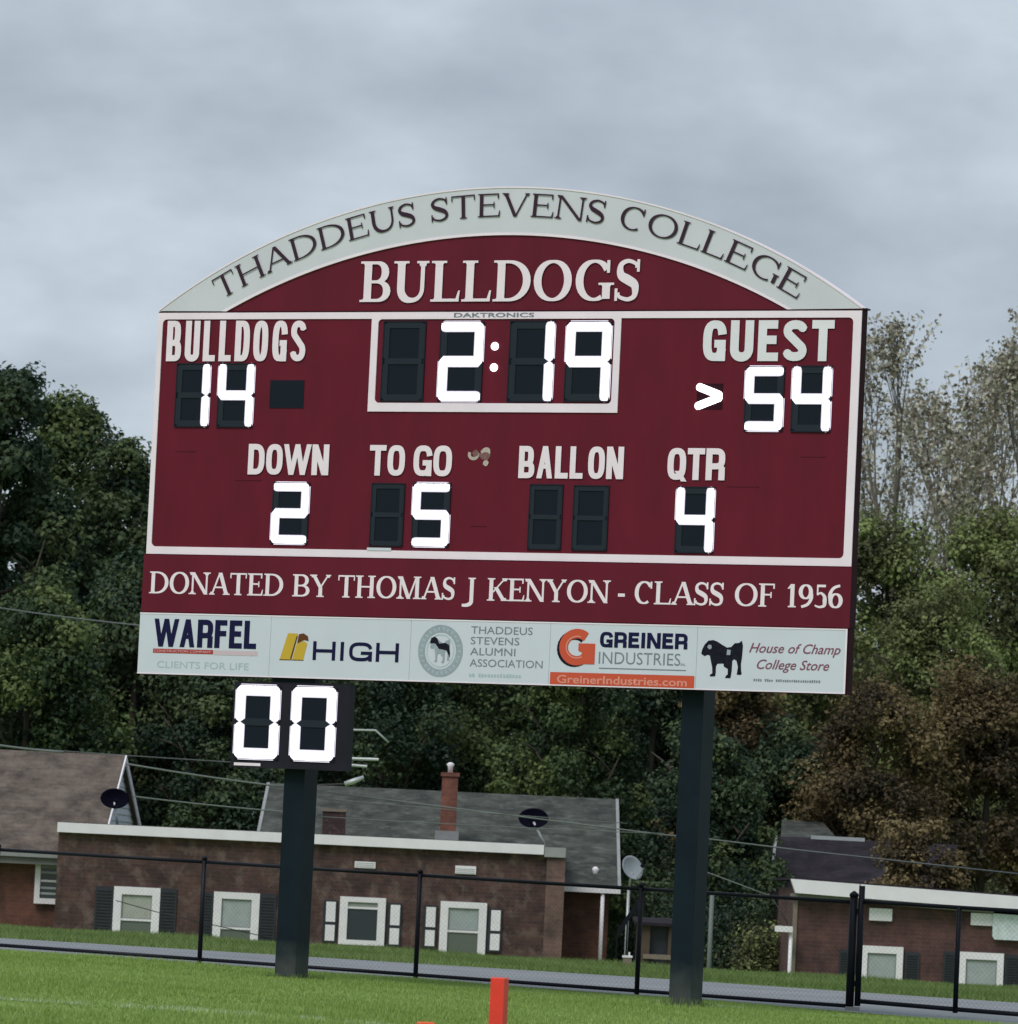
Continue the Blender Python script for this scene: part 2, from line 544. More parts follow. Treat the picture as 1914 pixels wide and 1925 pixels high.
def glyph(ch, w, h, S, t, serif):
    """returns pieces: each piece a list of convex polygons that do not overlap one another"""
    P = []
    k = 2.05 if serif else 2.9
    def bar(x0, y0, x1, y1):
        P.append([[(x0, y0), (x1, y0), (x1, y1), (x0, y1)]])
    def diag(x0, y0, x1, y1, wd):
        P.append([[(x0-wd/2, y0), (x0+wd/2, y0), (x1+wd/2, y1), (x1-wd/2, y1)]])
    def sf(x, y, up, l=None):
        """bracketed serif on a stem end at x"""
        if not serif:
            return
        l = l or S*1.0
        q = t*0.75
        s_ = -1 if up else 1
        pts = [(x-l, y), (x+l, y), (x+l, y+s_*q), (x-l, y+s_*q)]
        if up: pts = pts[::-1]
        P.append([pts])
        br = [(x-l*.62, y+s_*q), (x+l*.62, y+s_*q), (x+S*.4, y+s_*q*2.4), (x-S*.4, y+s_*q*2.4)]
        if up: br = br[::-1]
        P.append([br])
    def stem(x, y0=0, y1=None, wd=None, s0=True, s1=True):
        y1 = h if y1 is None else y1
        wd = wd or S
        bar(x-wd/2, y0, x+wd/2, y1)
        l = max(S*1.0, wd*.5+S*.5) if serif else None
        if s0: sf(x, y0, False, l)
        if s1: sf(x, y1, True, l)
    def rib(pts, S_=S, t_=t, wf=None, closed=False):
        P.append(_ribbon(pts, S_, t_, wf, closed))
    m_ = S*0.95 if serif else S/2      # left stem centre
    if ch in 'BDPR':
        stem(m_)
        x0 = m_+S*.45
        if ch == 'D':
            rx = w-S/2-x0-(w-x0)*.15
            cx = w-S/2-rx
            rib([(x0, h-t/2)]+_arc(cx, h/2, rx, h/2-t/2, 90, -90, 18, k)+[(x0, t/2)])
        else:
            split = h*0.53
            for (ya, yb, wr) in ((split-t/2, h-t/2, w*(.93 if ch == 'B' else 1.0)),) + (((t/2, split-t/2, w),) if ch == 'B' else ()):
                rx = (wr-S/2-x0)*.62
                cx = wr-S/2-rx
                rib([(x0, yb)]+_arc(cx, (ya+yb)/2, rx, (yb-ya)/2, 90, -90, 12, k)+[(x0, ya)])
            if ch == 'R':
                if serif:
                    diag(w-S*.35, 0, m_+S*1.5, split, S*1.15); sf(w-S*.3, 0, False, S*.8)
                else:
                    bar(w-S, 0, w, split*.78); bar(w-S*1.6, split*.66, w-S*.2, split*.93)
    elif ch in 'OQ0':
        rib(_arc(w/2, h/2, w/2-S/2, h/2-t/2, 0, 360-360/32, 31, k), closed=True)
        if ch == 'Q':
            diag(w-S*.25, -h*.05, w*.55, h*.28, S*.9)
    elif ch in 'CG':
        a1 = 305 if ch == 'C' else 300
        pts = _arc(w/2+S*.1, h/2, w/2-S/2, h/2-t/2, 34 if serif else 14, a1 if serif else (346 if ch == 'C' else 340), 24, k)
        rib(pts)
        if serif:
            bar(w*.845, h*.68, w*.845+t*1.1, h*.985)
        if ch == 'G':
            if serif:
                stem(w-S*.75, h*.05, h*.44, s0=False)
            else:
                bar(w-S, 0, w, h*.52); bar(w*.52, h*.52-t*.95, w-S*.1, h*.52)
        elif serif:
            pass
    elif ch == 'U':
        tr = t*1.5 if serif else S
        a, b = m_, w-(S*.8 if serif else S/2)
        r = (b-a)/2
        n_ = 14
        path = [(a, h)]+_arc((a+b)/2, r*1.05+t/2, r, r*1.05, 180, 360, n_, 2.2)+[(b, h)]
        tot = len(path)-1
        def wf(u):
            if not serif:
                return S
            v = u*tot/tot
            return S+(tr-S)*smooth(.25, .75, v) - (S-t)*.25*math.exp(-((v-.5)/.15)**2)
        rib(path, wf=wf)
        sf(a, h, True); sf(b, h, True, S*.8)
    elif ch == 'S':
        e1 = (w*.86, h*.80) if serif else (w-S/2, h*.70)
        e2 = (w*.12, h*.20) if serif else (S/2, h*.30)
        P1 = [e1, (w*.80, h*.90), (w*.5, h-t/2), (w*.17+S*.2, h*.89), (S*.55, h*.74), (w*.22+S*.1, h*.60), (w*.5, h*.51),
              (w*.80-S*.1, h*.40), (w-S*.55, h*.25), (w*.83-S*.2, h*.10), (w*.5, t/2), (w*.18, h*.10), e2]
        if serif:
            rib(_spline(P1), wf=lambda u: t*1.15+(S*1.08-t)*math.exp(-((u-.5)/.22)**2))
            bar(w*.86, h*.70, w*.86+t, h); bar(w*.10-t, 0, w*.10, h*.30)
        else:
            hw = S*.48
            pts = _arc(w/2, h*.745, w/2-hw, h*.255-hw, 8, 215, 12, 2.3)+_arc(w/2, h*.255, w/2-hw, h*.255-hw, 35, -172, 12, 2.3)
            for i_, (a_, b_) in enumerate(zip(pts[:-1], pts[1:])):
                dx, dy = b_[0]-a_[0], b_[1]-a_[1]
                l = math.hypot(dx, dy) or 1
                nx, ny = -dy/l*hw, dx/l*hw
                P.append([[(a_[0]-nx, a_[1]-ny), (b_[0]-nx, b_[1]-ny), (b_[0]+nx, b_[1]+ny), (a_[0]+nx, a_[1]+ny)]])
                if 0 < i_:
                    P.append([[(a_[0]+hw*math.cos(k_*math.pi/5), a_[1]+hw*math.sin(k_*math.pi/5)) for k_ in range(10)]])
    elif ch in 'EFL':
        stem(m_)
        th = t if serif else S*.92
        ax = m_+S*.45
        if ch != 'F':
            bar(ax, 0, w, th)
            if serif: P.append([[(w-t*1.2, th), (w, th), (w+t*.3, h*.27), (w-t*.3, h*.27)]])
        if ch != 'L':
            bar(ax, h-th, w*.95, h); bar(ax, h*.52-th/2, w*(.72 if serif else .90), h*.52+th/2)
            if serif:
                bar(w*.95-t, h*.78, w*.95, h-th); bar(w*.72-t*.2, h*.38, w*.72+t*.6, h*.64)
    elif ch == 'T':
        stem(w/2, s1=False)
        th = t if serif else S*.92
        bar(0, h-th, w/2-S/2, h); bar(w/2+S/2, h-th, w, h)
        if serif: bar(0, h*.76, t*.8, h-th); bar(w-t*.8, h*.76, w, h-th)
    elif ch == 'H':
        a, b = m_, w-m_
        stem(a); stem(b)
        th = t if serif else S*.9
        bar(a+S/2, h*.5-th/2, b-S/2, h*.5+th/2)
    elif ch == 'I':
        stem(w/2)
    elif ch == 'N':
        tt = t*1.3 if serif else S
        a, b = (S*.7, w-S*.7) if serif else (S/2, w-S/2)
        stem(a, wd=tt, s1=False); stem(b, wd=tt, s0=False)
        diag(b-tt*.2, 0, a, h, S*1.05)
        if serif: sf(a-S*.3, h, True, S*.6)
    elif ch == 'A':
        wl = t*1.25 if serif else S*.92
        diag(S*.55, 0, w/2, h, wl); diag(w-S*.6, 0, w/2+ (S*.1 if serif else 0), h, S*1.05 if serif else S*.92)
        th = t if serif else S*.7
        bar(w*.24, h*.30, w*.76, h*.30+th)
        sf(S*.55, 0, False, S*.75); sf(w-S*.6, 0, False, S*.95)
    elif ch == 'V':
        diag(w/2, 0, S*.6, h, S*1.05); diag(w/2, 0, w-S*.5, h, t*1.25 if serif else S)
        sf(S*.6, h, True, S*.95); sf(w-S*.5, h, True, S*.7)
    elif ch == 'W':
        wl = S*.88
        for (xa, xb) in ((.28, .06), (.28, .5), (.72, .5), (.72, .94)):
            diag(w*xa, 0, w*xb, h, wl)
    elif ch == 'Y':
        stem(w/2, 0, h*.46, s1=False)
        diag(w/2, h*.42, S*.6, h, S*1.05); diag(w/2, h*.42, w-S*.5, h, t*1.25 if serif else S)
        sf(S*.6, h, True, S*.95); sf(w-S*.5, h, True, S*.7)
    elif ch == 'M':
        a, b = S*.8, w-S*.95
        stem(a, wd=t*1.25 if serif else S, s1=False); stem(b, s1=True)
        diag(w*.5, 0, a, h, S*1.05); diag(w*.5, 0, b-S*.2, h, t*1.25 if serif else S)
        sf(a-S*.2, h, True, S*.6)
    elif ch == 'K':
        stem(m_)
        diag(m_+S*.4, h*.36, w-S*.6, h, t*1.3 if serif else S); diag(w-S*.75, 0, w*.42, h*.60, S*1.1)
        sf(w-S*.6, h, True, S*.8); sf(w-S*.6, 0, False, S*.9)
    elif ch == 'J':
        path = [(w-m_, h), (w-m_, h*.2), (w-m_, -h*.05)]+_arc(w-m_-w*.42, -h*.05, w*.42, h*.18, 0, -110, 8)
        rib(path, wf=lambda u: S-(S-t)*.55*smooth(.45, 1, u)); sf(w-m_, h, True)
    elif ch == '-':
        bar(w*.1, h*.30, w*.95, h*.30+S*.75)
    elif ch == '1':
        stem(w*.55, s1=False); diag(w*.2, h*.80, w*.5, h*.99, t*1.6)
    elif ch in '96':
        o_ = _arc(w/2, h*.68, w/2-S/2, h*.32-t/2, 0, 360-360/24, 23)
        tail = _spline([(w-S*.5, h*.66), (w*.90, h*.40), (w*.66, h*.14), (w*.22, h*.03)])
        fl = (lambda q: q) if ch == '9' else (lambda q: [(w-x, h-y) for x, y in q])
        rib(fl(o_), closed=True); rib(fl(tail), wf=lambda u: S-(S-t)*.7*u)
    elif ch == '5':
        bar(w*.2, h-t*1.5, w*.86, h); bar(w*.2, h*.55, w*.2+t, h-t*1.5)
        rib(_spline([(w*.2+t*.5, h*.56), (w*.5, h*.64), (w*.84-S*.2, h*.50), (w-S*.6, h*.31), (w*.78, h*.10), (w*.42, t/2), (w*.08, h*.10)]),
            wf=lambda u: t+(S-t)*math.exp(-((u-.5)/.25)**2))
    elif ch == '.':
        bar(w/2-S/2, 0, w/2+S/2, S)
    return P

WS = dict(T=.74, H=.86, A=.84, D=.86, E=.68, U=.82, S=.56, V=.80, N=.86, C=.76, O=.88, L=.66, G=.86, B=.72, Y=.80, M=1.02, J=.40, K=.84, F=.64, I=.40)
WS.update({'1': .42, '9': .54, '5': .50, '6': .54, '-': .42, ' ': .36})
WC = dict(T=.40, H=.42, A=.46, D=.42, E=.37, U=.42, S=.43, N=.43, O=.42, L=.35, G=.43, B=.43, W=.66, R=.44, Q=.43, F=.36, I=.16)
WC[' '] = .17

def lay(text, width, h, table, track):
    tot_t = track*(len(text)-1)
    tot_w = sum(table[c] for c in text)*h
    kx = (width-tot_t)/tot_w
    x = 0
    r = []
    for c in text:
        w = table[c]*h*kx
        r.append((c, x, w))
        x += w+track
    return r

def letters(text, s0, s1, z0, z1, S, t, serif, material, parent, name='letter', y=-0.012, label=None, track=None, table=None, arc=None, shear=0):
    h = z1-z0
    table = table or (WS if serif else WC)
    track = h*(.09 if serif else .10) if track is None else track
    width = (s1-s0) if arc is None else arc[1]
    step = 0
    for c, x, w in lay(text, width, h, table, track):
        if c == ' ':
            continue
        mb = MB()
        q = 0
        for j, piece in enumerate(glyph(c, w, h, S*h, t*h, serif)):
            for poly in piece:
                yy = y-(0.00025*j if c != 'S' else 0.00006*j)-0.00001*q-(0.0001 if step % 2 else 0)
                q += 1
                if arc is None:
                    mb.add([(s0+x+px+shear*pz, yy, z0+pz) for px, pz in poly], [tuple(range(len(poly)))])
                else:
                    R0, wid, a0, cz = arc
                    vs = []
                    ac = a0+(x+w/2)/R0
                    for px, pz in poly:
                        lx = px-w/2
                        vs.append((lx*math.cos(ac)+(R0+pz)*math.sin(ac), yy, cz-lx*math.sin(ac)+(R0+pz)*math.cos(ac)))
                    mb.add(vs, [tuple(range(len(poly)))])
        mb.build('letter', material, parent)
        step += 1

def text(string, s0, s1, z0, z1, material, parent, name='lettering', y=-0.014, shear=0.0, bold=0.0, label=None):
    cu = bpy.data.curves.new('txt', 'FONT')
    cu.body = string
    cu.size = 1.0
    cu.shear = shear
    cu.offset = bold
    cu.resolution_u = 3
    tmp = bpy.data.objects.new('txt', cu)
    C.objects.link(tmp)
    bpy.context.view_layer.update()
    me = bpy.data.meshes.new_from_object(tmp.evaluated_get(bpy.context.evaluated_depsgraph_get()))
    co = np.zeros(len(me.vertices)*3)
    me.vertices.foreach_get('co', co)
    co = co.reshape(-1, 3)
    lo, hi = co.min(0), co.max(0)
    nw = np.zeros_like(co)
    nw[:, 0] = s0+(co[:, 0]-lo[0])/(hi[0]-lo[0])*(s1-s0)
    nw[:, 1] = y
    nw[:, 2] = z0+(co[:, 1]-lo[1])/(hi[1]-lo[1])*(z1-z0)
    me.vertices.foreach_set('co', nw.ravel())
    me.update()
    me.name = name
    me.materials.clear()
    me.materials.append(MT[material])
    bpy.data.objects.remove(tmp)
    bpy.data.curves.remove(cu)
    o = bpy.data.objects.new(name, me)
    C.objects.link(o)
    o.parent = parent
    o['kind'] = 'stuff'
    return o

# ------------------------------------------------------------------ ground, asphalt, field line
def sheet(name, xs, ys, zoff, material, kind='structure', edge=None):
    vs, fs = [], []
    for y in ys:
        for x in xs:
            vs.append((x, y, gz(x, y)+zoff))
    n = len(xs)
    for j in range(len(ys)-1):
        for i in range(n-1):
            fs.append((j*n+i, j*n+i+1, (j+1)*n+i+1, (j+1)*n+i))
    mb = MB()
    mb.add(vs, fs)
    o = mb.build(name, material, None, True)
    o['kind'] = kind
    return o

xs = [-1500, -600, -250, -120, -60, -40]+[x for x in range(-30, 31, 2)]+[40, 60, 120, 250, 600, 1500]
ys = [-300, -60, -10, 10, 20]+[y for y in range(26, 76, 2)]+[76+k*.75 for k in range(0, 35)]+[104, 110, 120, 150, 200, 300, 600, 1500, 3500]
sheet('ground', xs, ys, 0.0, 'grass_ground')

def fence_y(x):          # the fence runs slantwise, parallel-ish to the scoreboard
    return 60.0-0.55*x

mbA = MB()
xa = [x*1.0 for x in range(-26, 27)]
vsA, fsA = [], []
rows = 14
for x in xa:
    f0 = fence_y(x)-0.35-(1.3*smooth(2.0, 5.5, x)+1.2*smooth(4.5, 9, x))
    f1 = 71.9+0.2*math.sin(x*.4)-.42*max(0, x-2)
    for k in range(rows+1):
        y = f0+(max(f1, f0+2)-f0)*k/rows
        vsA.append((x, y, gz(x, y)+0.012))
n_ = rows+1
for i in range(len(xa)-1):
    for k in range(rows):
        fsA.append((i*n_+k, (i+1)*n_+k, (i+1)*n_+k+1, i*n_+k+1))
mbA.add(vsA, fsA)
mbA.build('asphalt_path', 'asphalt', None, True)['kind'] = 'structure'

def strip(name, pts, width, material, zoff):
    mb = MB()
    vs, fs = [], []
    for i, p in enumerate(pts):
        for s in (-.5, .5):
            q = (p.x, p.y+s*width)
            vs.append((q[0], q[1], gz(*q)+zoff))
    for i in range(len(pts)-1):
        fs.append((2*i, 2*i+2, 2*i+3, 2*i+1))
    mb.add(vs, fs)
    o = mb.build(name, material)
    o['kind'] = 'structure'
    return o
a, b = ground(-60, 1876), ground(760, 1931)
strip('field_line', [a.lerp(b, k/20) for k in range(21)], 0.16, 'line', 0.006)
a, b = ground(1215, 1884), ground(1400, 1898)
strip('field_line', [a.lerp(b, k/8) for k in range(9)], 0.22, 'line', 0.006)

# ------------------------------------------------------------------ scoreboard
YAW = 0.4359
BW = 4.03
board = empty('scoreboard', (-0.1915, 55.0, 0.0), 'maroon scoreboard with white arched header on two black posts, showing 14 to 54', 'scoreboard', rz=-YAW)

cab = MB().box(-BW, BW, 0.0, 0.135, 3.86, 7.083).build('cabinet', 'maroon', board)
# cabinet edge trim on the sides and the joints between the three cabinet rows
MB().box(BW, BW+.006, 0.004, 0.135, 3.86, 7.083).build('side_plate', 'maroon_side', board)
MB().box(-BW-.006, -BW, 0.004, 0.135, 3.86, 7.083).build('side_plate', 'maroon_side', board)
MB().box(BW-.07, BW+.03, 0.05, 0.15, 7.084, 7.10).build('corner_plate', 'black', board)

def arch_pts(R, cz, x0, x1, n):
    return [(x0+(x1-x0)*i/n, cz+math.sqrt(R*R-(x0+(x1-x0)*i/n)**2)) for i in range(n+1)]
outer = arch_pts(6.99, 1.375, -4.025, 4.025, 56)
inner = arch_pts(6.966, 0.934, -3.27, 3.27, 56)
ZB = 7.086
# arch face: band between both arcs (front face, edges)
def band(outer, inner, y0, y1, zb):
    mb = MB()
    n = len(outer)
    o = list(outer)
    i_ = list(inner)
    vs = [(x, y0, z) for x, z in o]+[(x, y0, z) for x, z in i_]+[(x, y1, z) for x, z in o]+[(x, y1, z) for x, z in i_]
    fs = []
    for k in range(n-1):
        fs += [(k+n, k+1+n, k+1, k), (k+2*n, k+1+2*n, k+1+3*n, k+3*n), (k, k+1, k+1+2*n, k+2*n), (k+n, k+3*n, k+1+3*n, k+1+n)]
    fs += [(0, 2*n, 3*n, n), (n-1, 2*n-1, 4*n-1, 3*n-1)]
    mb.add(vs, fs)
    return mb
hd = band(outer, inner, 0.0, 0.14, ZB)
# feet of the arch: the wedge between both arcs at the base
band(outer, inner, 0.0, 0.11, ZB).build('arch_header', 'arch_white', board)
inner2 = arch_pts(6.966-.028, 0.934, -3.27+.05, 3.27-.05, 56)
band([(x*1.0, z-.001) for x, z in inner], inner2, -0.004, 0.02, ZB).build('arch_inner_trim', 'white_trim', board)
outer2 = arch_pts(6.99+.016, 1.375, -4.04, 4.04, 56)
band(outer2, outer, -0.006, 0.12, ZB).build('arch_edge_strip', 'white_trim', board)
MB().prism([(-3.215, ZB)]+[(3.215, ZB)]+[(x, max(z, ZB+.0005)) for x, z in inner2[::-1]][1:-1], 0.012, 0.10).build('arch_infill', 'panel_maroon', board)

for w_, a_, b_ in (('THADDEUS', -29.5, -8.7), ('STEVENS', -7.2, 9.75), ('COLLEGE', 11.2, 29.7)):
    letters(w_, 0, 0, 0, .245, .165, .062, True, 'arch_ink', board, y=-0.010, arc=(6.690, 6.690*math.radians(b_-a_), math.radians(a_), 1.375), track=.030)
letters('BULLDOGS', -1.633, 1.572, 7.178, 7.607, .205, .072, True, 'vinyl_white', board, 'lettering', y=-0.002,
        label='large white roman letters BULLDOGS under the arch', track=.035)

# white frame: ring with rounded inner corners
def ring(x0, x1, z0, z1, l, r, b_, t_, rad, y0, y1, name, material, parent):
    mb = MB()
    ix0, ix1, iz0, iz1 = x0+l, x1-r, z0+b_, z1-t_
    def corner(cx, cz, a0):
        return [(cx+rad*math.cos(math.radians(a0+90*k/6)), cz+rad*math.sin(math.radians(a0+90*k/6))) for k in range(7)]
    innerp = corner(ix1-rad, iz1-rad, 0)+corner(ix0+rad, iz1-rad, 90)+corner(ix0+rad, iz0+rad, 180)+corner(ix1-rad, iz0+rad, 270)
    cs = [(x1, z1), (x0, z1), (x0, z0), (x1, z0)]
    outp = []
    for q in range(4):
        outp += [cs[q]]*7
    n = len(innerp)
    vs = [(x, y0, z) for x, z in outp]+[(x, y0, z) for x, z in innerp]+[(x, y1, z) for x, z in innerp]+[(x, y1, z) for x, z in outp]
    fs = []
    for k in range(n):
        j = (k+1) % n
        if outp[k] == outp[j]:
            fs.append((k, n+j, n+k))
        else:
            fs.append((k, j, n+j, n+k))
            fs.append((k, j, 3*n+j, 3*n+k))
        fs.append((n+k, n+j, 2*n+j, 2*n+k))
    mb.add(vs, fs)
    return mb.build(name, material, parent)
ring(-4.03, 4.03, 4.482, 7.068, .058, .088, .080, .070, .05, -0.012, 0.0, 'frame_border', 'white_trim', board)
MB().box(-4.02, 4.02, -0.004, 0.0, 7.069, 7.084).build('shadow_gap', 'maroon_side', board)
ring(-1.475, 1.388, 6.020, 7.030, .078, .074, .092, .036, .045, -0.013, -0.0005, 'clock_frame', 'white_trim', board)
text('DAKTRONICS', -.52, .40, 7.010, 7.058, 'ink_grey', board, y=-0.0155, bold=.02, label='small grey maker lettering on the top edge of the frame')

W_L, W_C = 'vinyl_cool', 'vinyl_white'
letters('BULLDOGS', -3.912, -2.242, 6.548, 6.982, .165, .15, False, W_C, board, 'lettering', label='condensed white letters BULLDOGS above the home score', track=.045)
letters('GUEST', 2.300, 3.742, 6.555, 6.972, .225, .20, False, W_L, board, 'lettering', label='white letters GUEST above the guest score', track=.050)
letters('DOWN', -2.858, -1.900, 5.343, 5.668, .200, .185, False, W_C, board, 'lettering', label='white letters DOWN', track=.020)
for w_, a_, b_ in (('TO', -1.423, -1.009), ('GO', -.916, -.465)):
    letters(w_, a_, b_, 5.346, 5.667, .200, .185, False, W_C, board, track=.018)
for w_, a_, b_ in (('BALL', .302, 1.030), ('ON', 1.088, 1.486)):
    letters(w_, a_, b_, 5.336, 5.670, .190, .175, False, W_C, board, track=.020)
letters('QTR', 1.976, 2.612, 5.336, 5.662, .210, .19, False, W_C, board, 'lettering', label='white letters QTR', track=.014)

# --- seven segment digits
SEGS = {'0': 'abcdef', '1': 'bc', '2': 'abged', '4': 'fgbc', '5': 'afgcd', '9': 'abcfgd', '': ''}
SEGS['9'] = 'abcfg'
def segment(x0, z0, x1, z1, w, y):
    """bar with tapering rounded ends from one point to the other"""
    mb = MB()
    dx, dz = x1-x0, z1-z0
    l = math.hypot(dx, dz)
    dx, dz = dx/l, dz/l
    pts = []
    for (cx, cz, a0) in ((x1, z1, -90), (x0, z0, 90)):
        for k in range(7):
            a = math.radians(a0+180*k/6)
            ca, sa = math.cos(a)*w/2*.9, math.sin(a)*w/2
            bx = cx-dx*w*.45*(1 if a0 < 0 else -1)
            bz = cz-dz*w*.45*(1 if a0 < 0 else -1)
            pts.append((bx+dx*ca-dz*sa, bz+dz*ca+dx*sa))
    mb.prism(pts, y, y+.006)
    return mb

def digit(x0, x1, z0, z1, w, ch, parent, label=None, yb=-0.003, ym=0.0, pad=0.0):
    """recess panel with seven segments; 'a' top, clockwise b..f, 'g' middle"""
    o = MB().box(x0-pad, x1+pad, yb-0.001, yb+0.002, z0-pad, z1+pad).build('digit', 'digit_back', parent)
    bz = MB()
    e_ = .012
    for (a_, b_, c_, d_) in ((x0-pad, x1+pad, z1+pad-e_, z1+pad), (x0-pad, x1+pad, z0-pad, z0-pad+e_), (x0-pad, x0-pad+e_, z0-pad+e_, z1+pad-e_), (x1+pad-e_, x1+pad, z0-pad+e_, z1+pad-e_)):
        bz.box(a_, b_, yb-.012, yb-.0012, c_, d_)
    bz.build('bezel', 'bezel', o)
    mz = (z0+z1)/2
    lit = SEGS[ch]
    # every bar: direction, its two bounding ends and the bars it can meet there (outer side +1 = right/top)
    spec = {'a': ('h', x0, x1, z1-w/2), 'd': ('h', x0, x1, z0+w/2), 'g': ('h', x0, x1, mz),
            'f': ('v', mz, z1, x0+w/2), 'b': ('v', mz, z1, x1-w/2), 'e': ('v', z0, mz, x0+w/2), 'c': ('v', z0, mz, x1-w/2)}
    def end(U, sgn, kind, sig, ww):
        """outline points (u, v) of one bar end, from v>0 to v<0; sgn = +1 far end"""
        hw = ww/2
        if kind == 'mitre':
            c_ = ww*.52
            p_ = [(U-c_, sig*hw), (U-c_*.5, sig*(hw-c_*.5)), (U-ww, -sig*hw)]
            if sig < 0: p_ = p_[::-1]
        elif kind == 'point':
            p_ = [(U-ww*.30, hw), (U, 0), (U-ww*.30, -hw)]
        elif kind == 'flat':
            p_ = [(U-ww*.10, hw), (U, 0), (U-ww*.10, -hw)]
        else:
            p_ = [(U-hw+hw*math.cos(math.radians(k_)), hw*math.sin(math.radians(k_))) for k_ in (90, 60, 30, 0, -30, -60, -90)]
        return p_
    for k, n in enumerate('abcdefg'):
        on = n in lit
        d_, lo, hi, mid_ = spec[n]
        ww = w if on else w*.72
        out_e = []
        for far in (True, False):
            kind, sig, U = 'point', 1, (hi if far else lo)
            if not on:
                U += (-1 if far else 1)*w*(.20 if d_ == 'v' else .30)
            elif n in 'ad':
                v_ = {('a', True): 'b', ('a', False): 'f', ('d', True): 'c', ('d', False): 'e'}[(n, far)]
                kind = 'mitre' if v_ in lit else 'round'
                sig = 1 if n == 'a' else -1
                if kind == 'round': U += (-1 if far else 1)*w*.10
            elif n == 'g':
                up, dn = ('b', 'c') if far else ('f', 'e')
                if (up in lit) != (dn in lit):
                    kind = 'mitre'; sig = -1 if up in lit else 1
                elif up in lit:
                    kind = 'point'; U += (-1 if far else 1)*w*.45
                else:
                    kind = 'round'
            else:
                top = n in 'bf'
                sig = 1 if n in 'bc' else -1
                if far == top:      # the end at the top or bottom of the figure
                    h_ = 'a' if top else 'd'
                    kind = 'mitre' if h_ in lit else 'round'
                    if kind == 'round': U += (-1 if far else 1)*w*.08
                else:               # the end at the middle
                    mate = {'b': 'c', 'c': 'b', 'f': 'e', 'e': 'f'}[n]
                    if mate in lit:
                        kind = 'point'; U += (-1 if far else 1)*w*.035
                    elif 'g' in lit:
                        kind = 'mitre'; U += (1 if far else -1)*w*.5
            # work in a frame where the end lies at +u
            s_ = 1 if far else -1
            pts = end(U*s_, 1, kind, sig, ww)
            pts = [(p_[0]*s_, p_[1]) for p_ in pts]
            out_e.append(pts if far else pts[::-1])
        outline = out_e[0]+out_e[1]
        poly = [((u_, mid_+v_) if d_ == 'h' else (mid_+v_, u_)) for u_, v_ in outline]
        ar = sum(poly[i_][0]*poly[(i_+1) % len(poly)][1]-poly[(i_+1) % len(poly)][0]*poly[i_][1] for i_ in range(len(poly)))
        if ar < 0: poly = poly[::-1]
        y = yb-.012-.0004*k if on else yb-.0075-.0002*k
        if on:
            cu_, cv_ = len(poly), poly
            def grown(dd):
                res = []
                for i_ in range(cu_):
                    p0, p1, p2 = cv_[i_-1], cv_[i_], cv_[(i_+1) % cu_]
                    ax_, az_ = p2[0]-p0[0], p2[1]-p0[1]
                    l_ = math.hypot(ax_, az_) or 1
                    res.append((p1[0]+az_/l_*dd, p1[1]-ax_/l_*dd))
                return res
            MB().prism(grown(.010), yb-.0110-.0001*k, yb-.006).build('bloom_rim', 'seg_bloom', o)  # added glowing rim that imitates bloom, not a part of the digit
            poly = grown(-.007)
        MB().prism(poly, y, y+.006).build('segment', 'seg_on' if on else 'seg_off', o)
    if label: o['label'] = label
    return o

WD, WDS = .098, .085
digit(-1.335, -.838, 6.125, 6.975, WD*.9, '', board, 'unlit first digit of the clock')
digit(-.672, -.165, 6.130, 6.965, WD, '2', board, 'lit 2 of the clock', pad=.0)
digit(.128, .645, 6.125, 6.975, WD, '1', board, 'lit 1 of the clock')
digit(.775, 1.288, 6.130, 6.965, WD, '9', board, 'lit 9 of the clock')
for z in (6.708, 6.486):
    mb = MB()
    mb.prism([(-.037+(.042)*math.cos(2*math.pi*k/16), z+(.042)*math.sin(2*math.pi*k/16)) for k in range(16)], -.012, -.0005)
    mb.build('colon_dot', 'seg_on', board)
digit(-3.775, -3.362, 5.842, 6.527, WDS, '1', board, 'lit 1 of the home score')
digit(-3.262, -2.832, 5.842, 6.527, WDS, '4', board, 'lit 4 of the home score')
digit(2.795, 3.222, 5.843, 6.500, WDS*1.05, '5', board, 'lit 5 of the guest score')
digit(3.308, 3.737, 5.833, 6.510, WDS*1.05, '4', board, 'lit 4 of the guest score')
digit(-2.545, -2.110, 4.612, 5.262, WDS, '2', board, 'lit 2 below DOWN')
digit(-1.383, -.994, 4.603, 5.268, WDS*.8, '', board, 'unlit tens digit below TO GO')
digit(-.897, -.462, 4.608, 5.275, WDS, '5', board, 'lit 5 below TO GO')
digit(.439, .820, 4.596, 5.276, WDS*.8, '', board, 'unlit tens digit below BALL ON')
digit(.939, 1.338, 4.594, 5.270, WDS*.8, '', board, 'unlit ones digit below BALL ON')
digit(2.092, 2.516, 4.588, 5.268, WDS, '4', board, 'lit 4 below QTR')
MB().box(-2.643, -2.240, -.006, -.0004, 6.052, 6.348).build('timeout_window', 'digit_back', board)
MB().box(2.262, 2.548, -.004, -.0004, 6.060, 6.325).build('possession_window', 'maroon_side', board)
segment(2.258, 6.300, 2.545, 6.196, .080, -.012).build('possession_arrow', 'seg_on', board)
segment(2.250, 6.082, 2.545, 6.192, .080, -.0127).build('possession_arrow', 'seg_on', board)

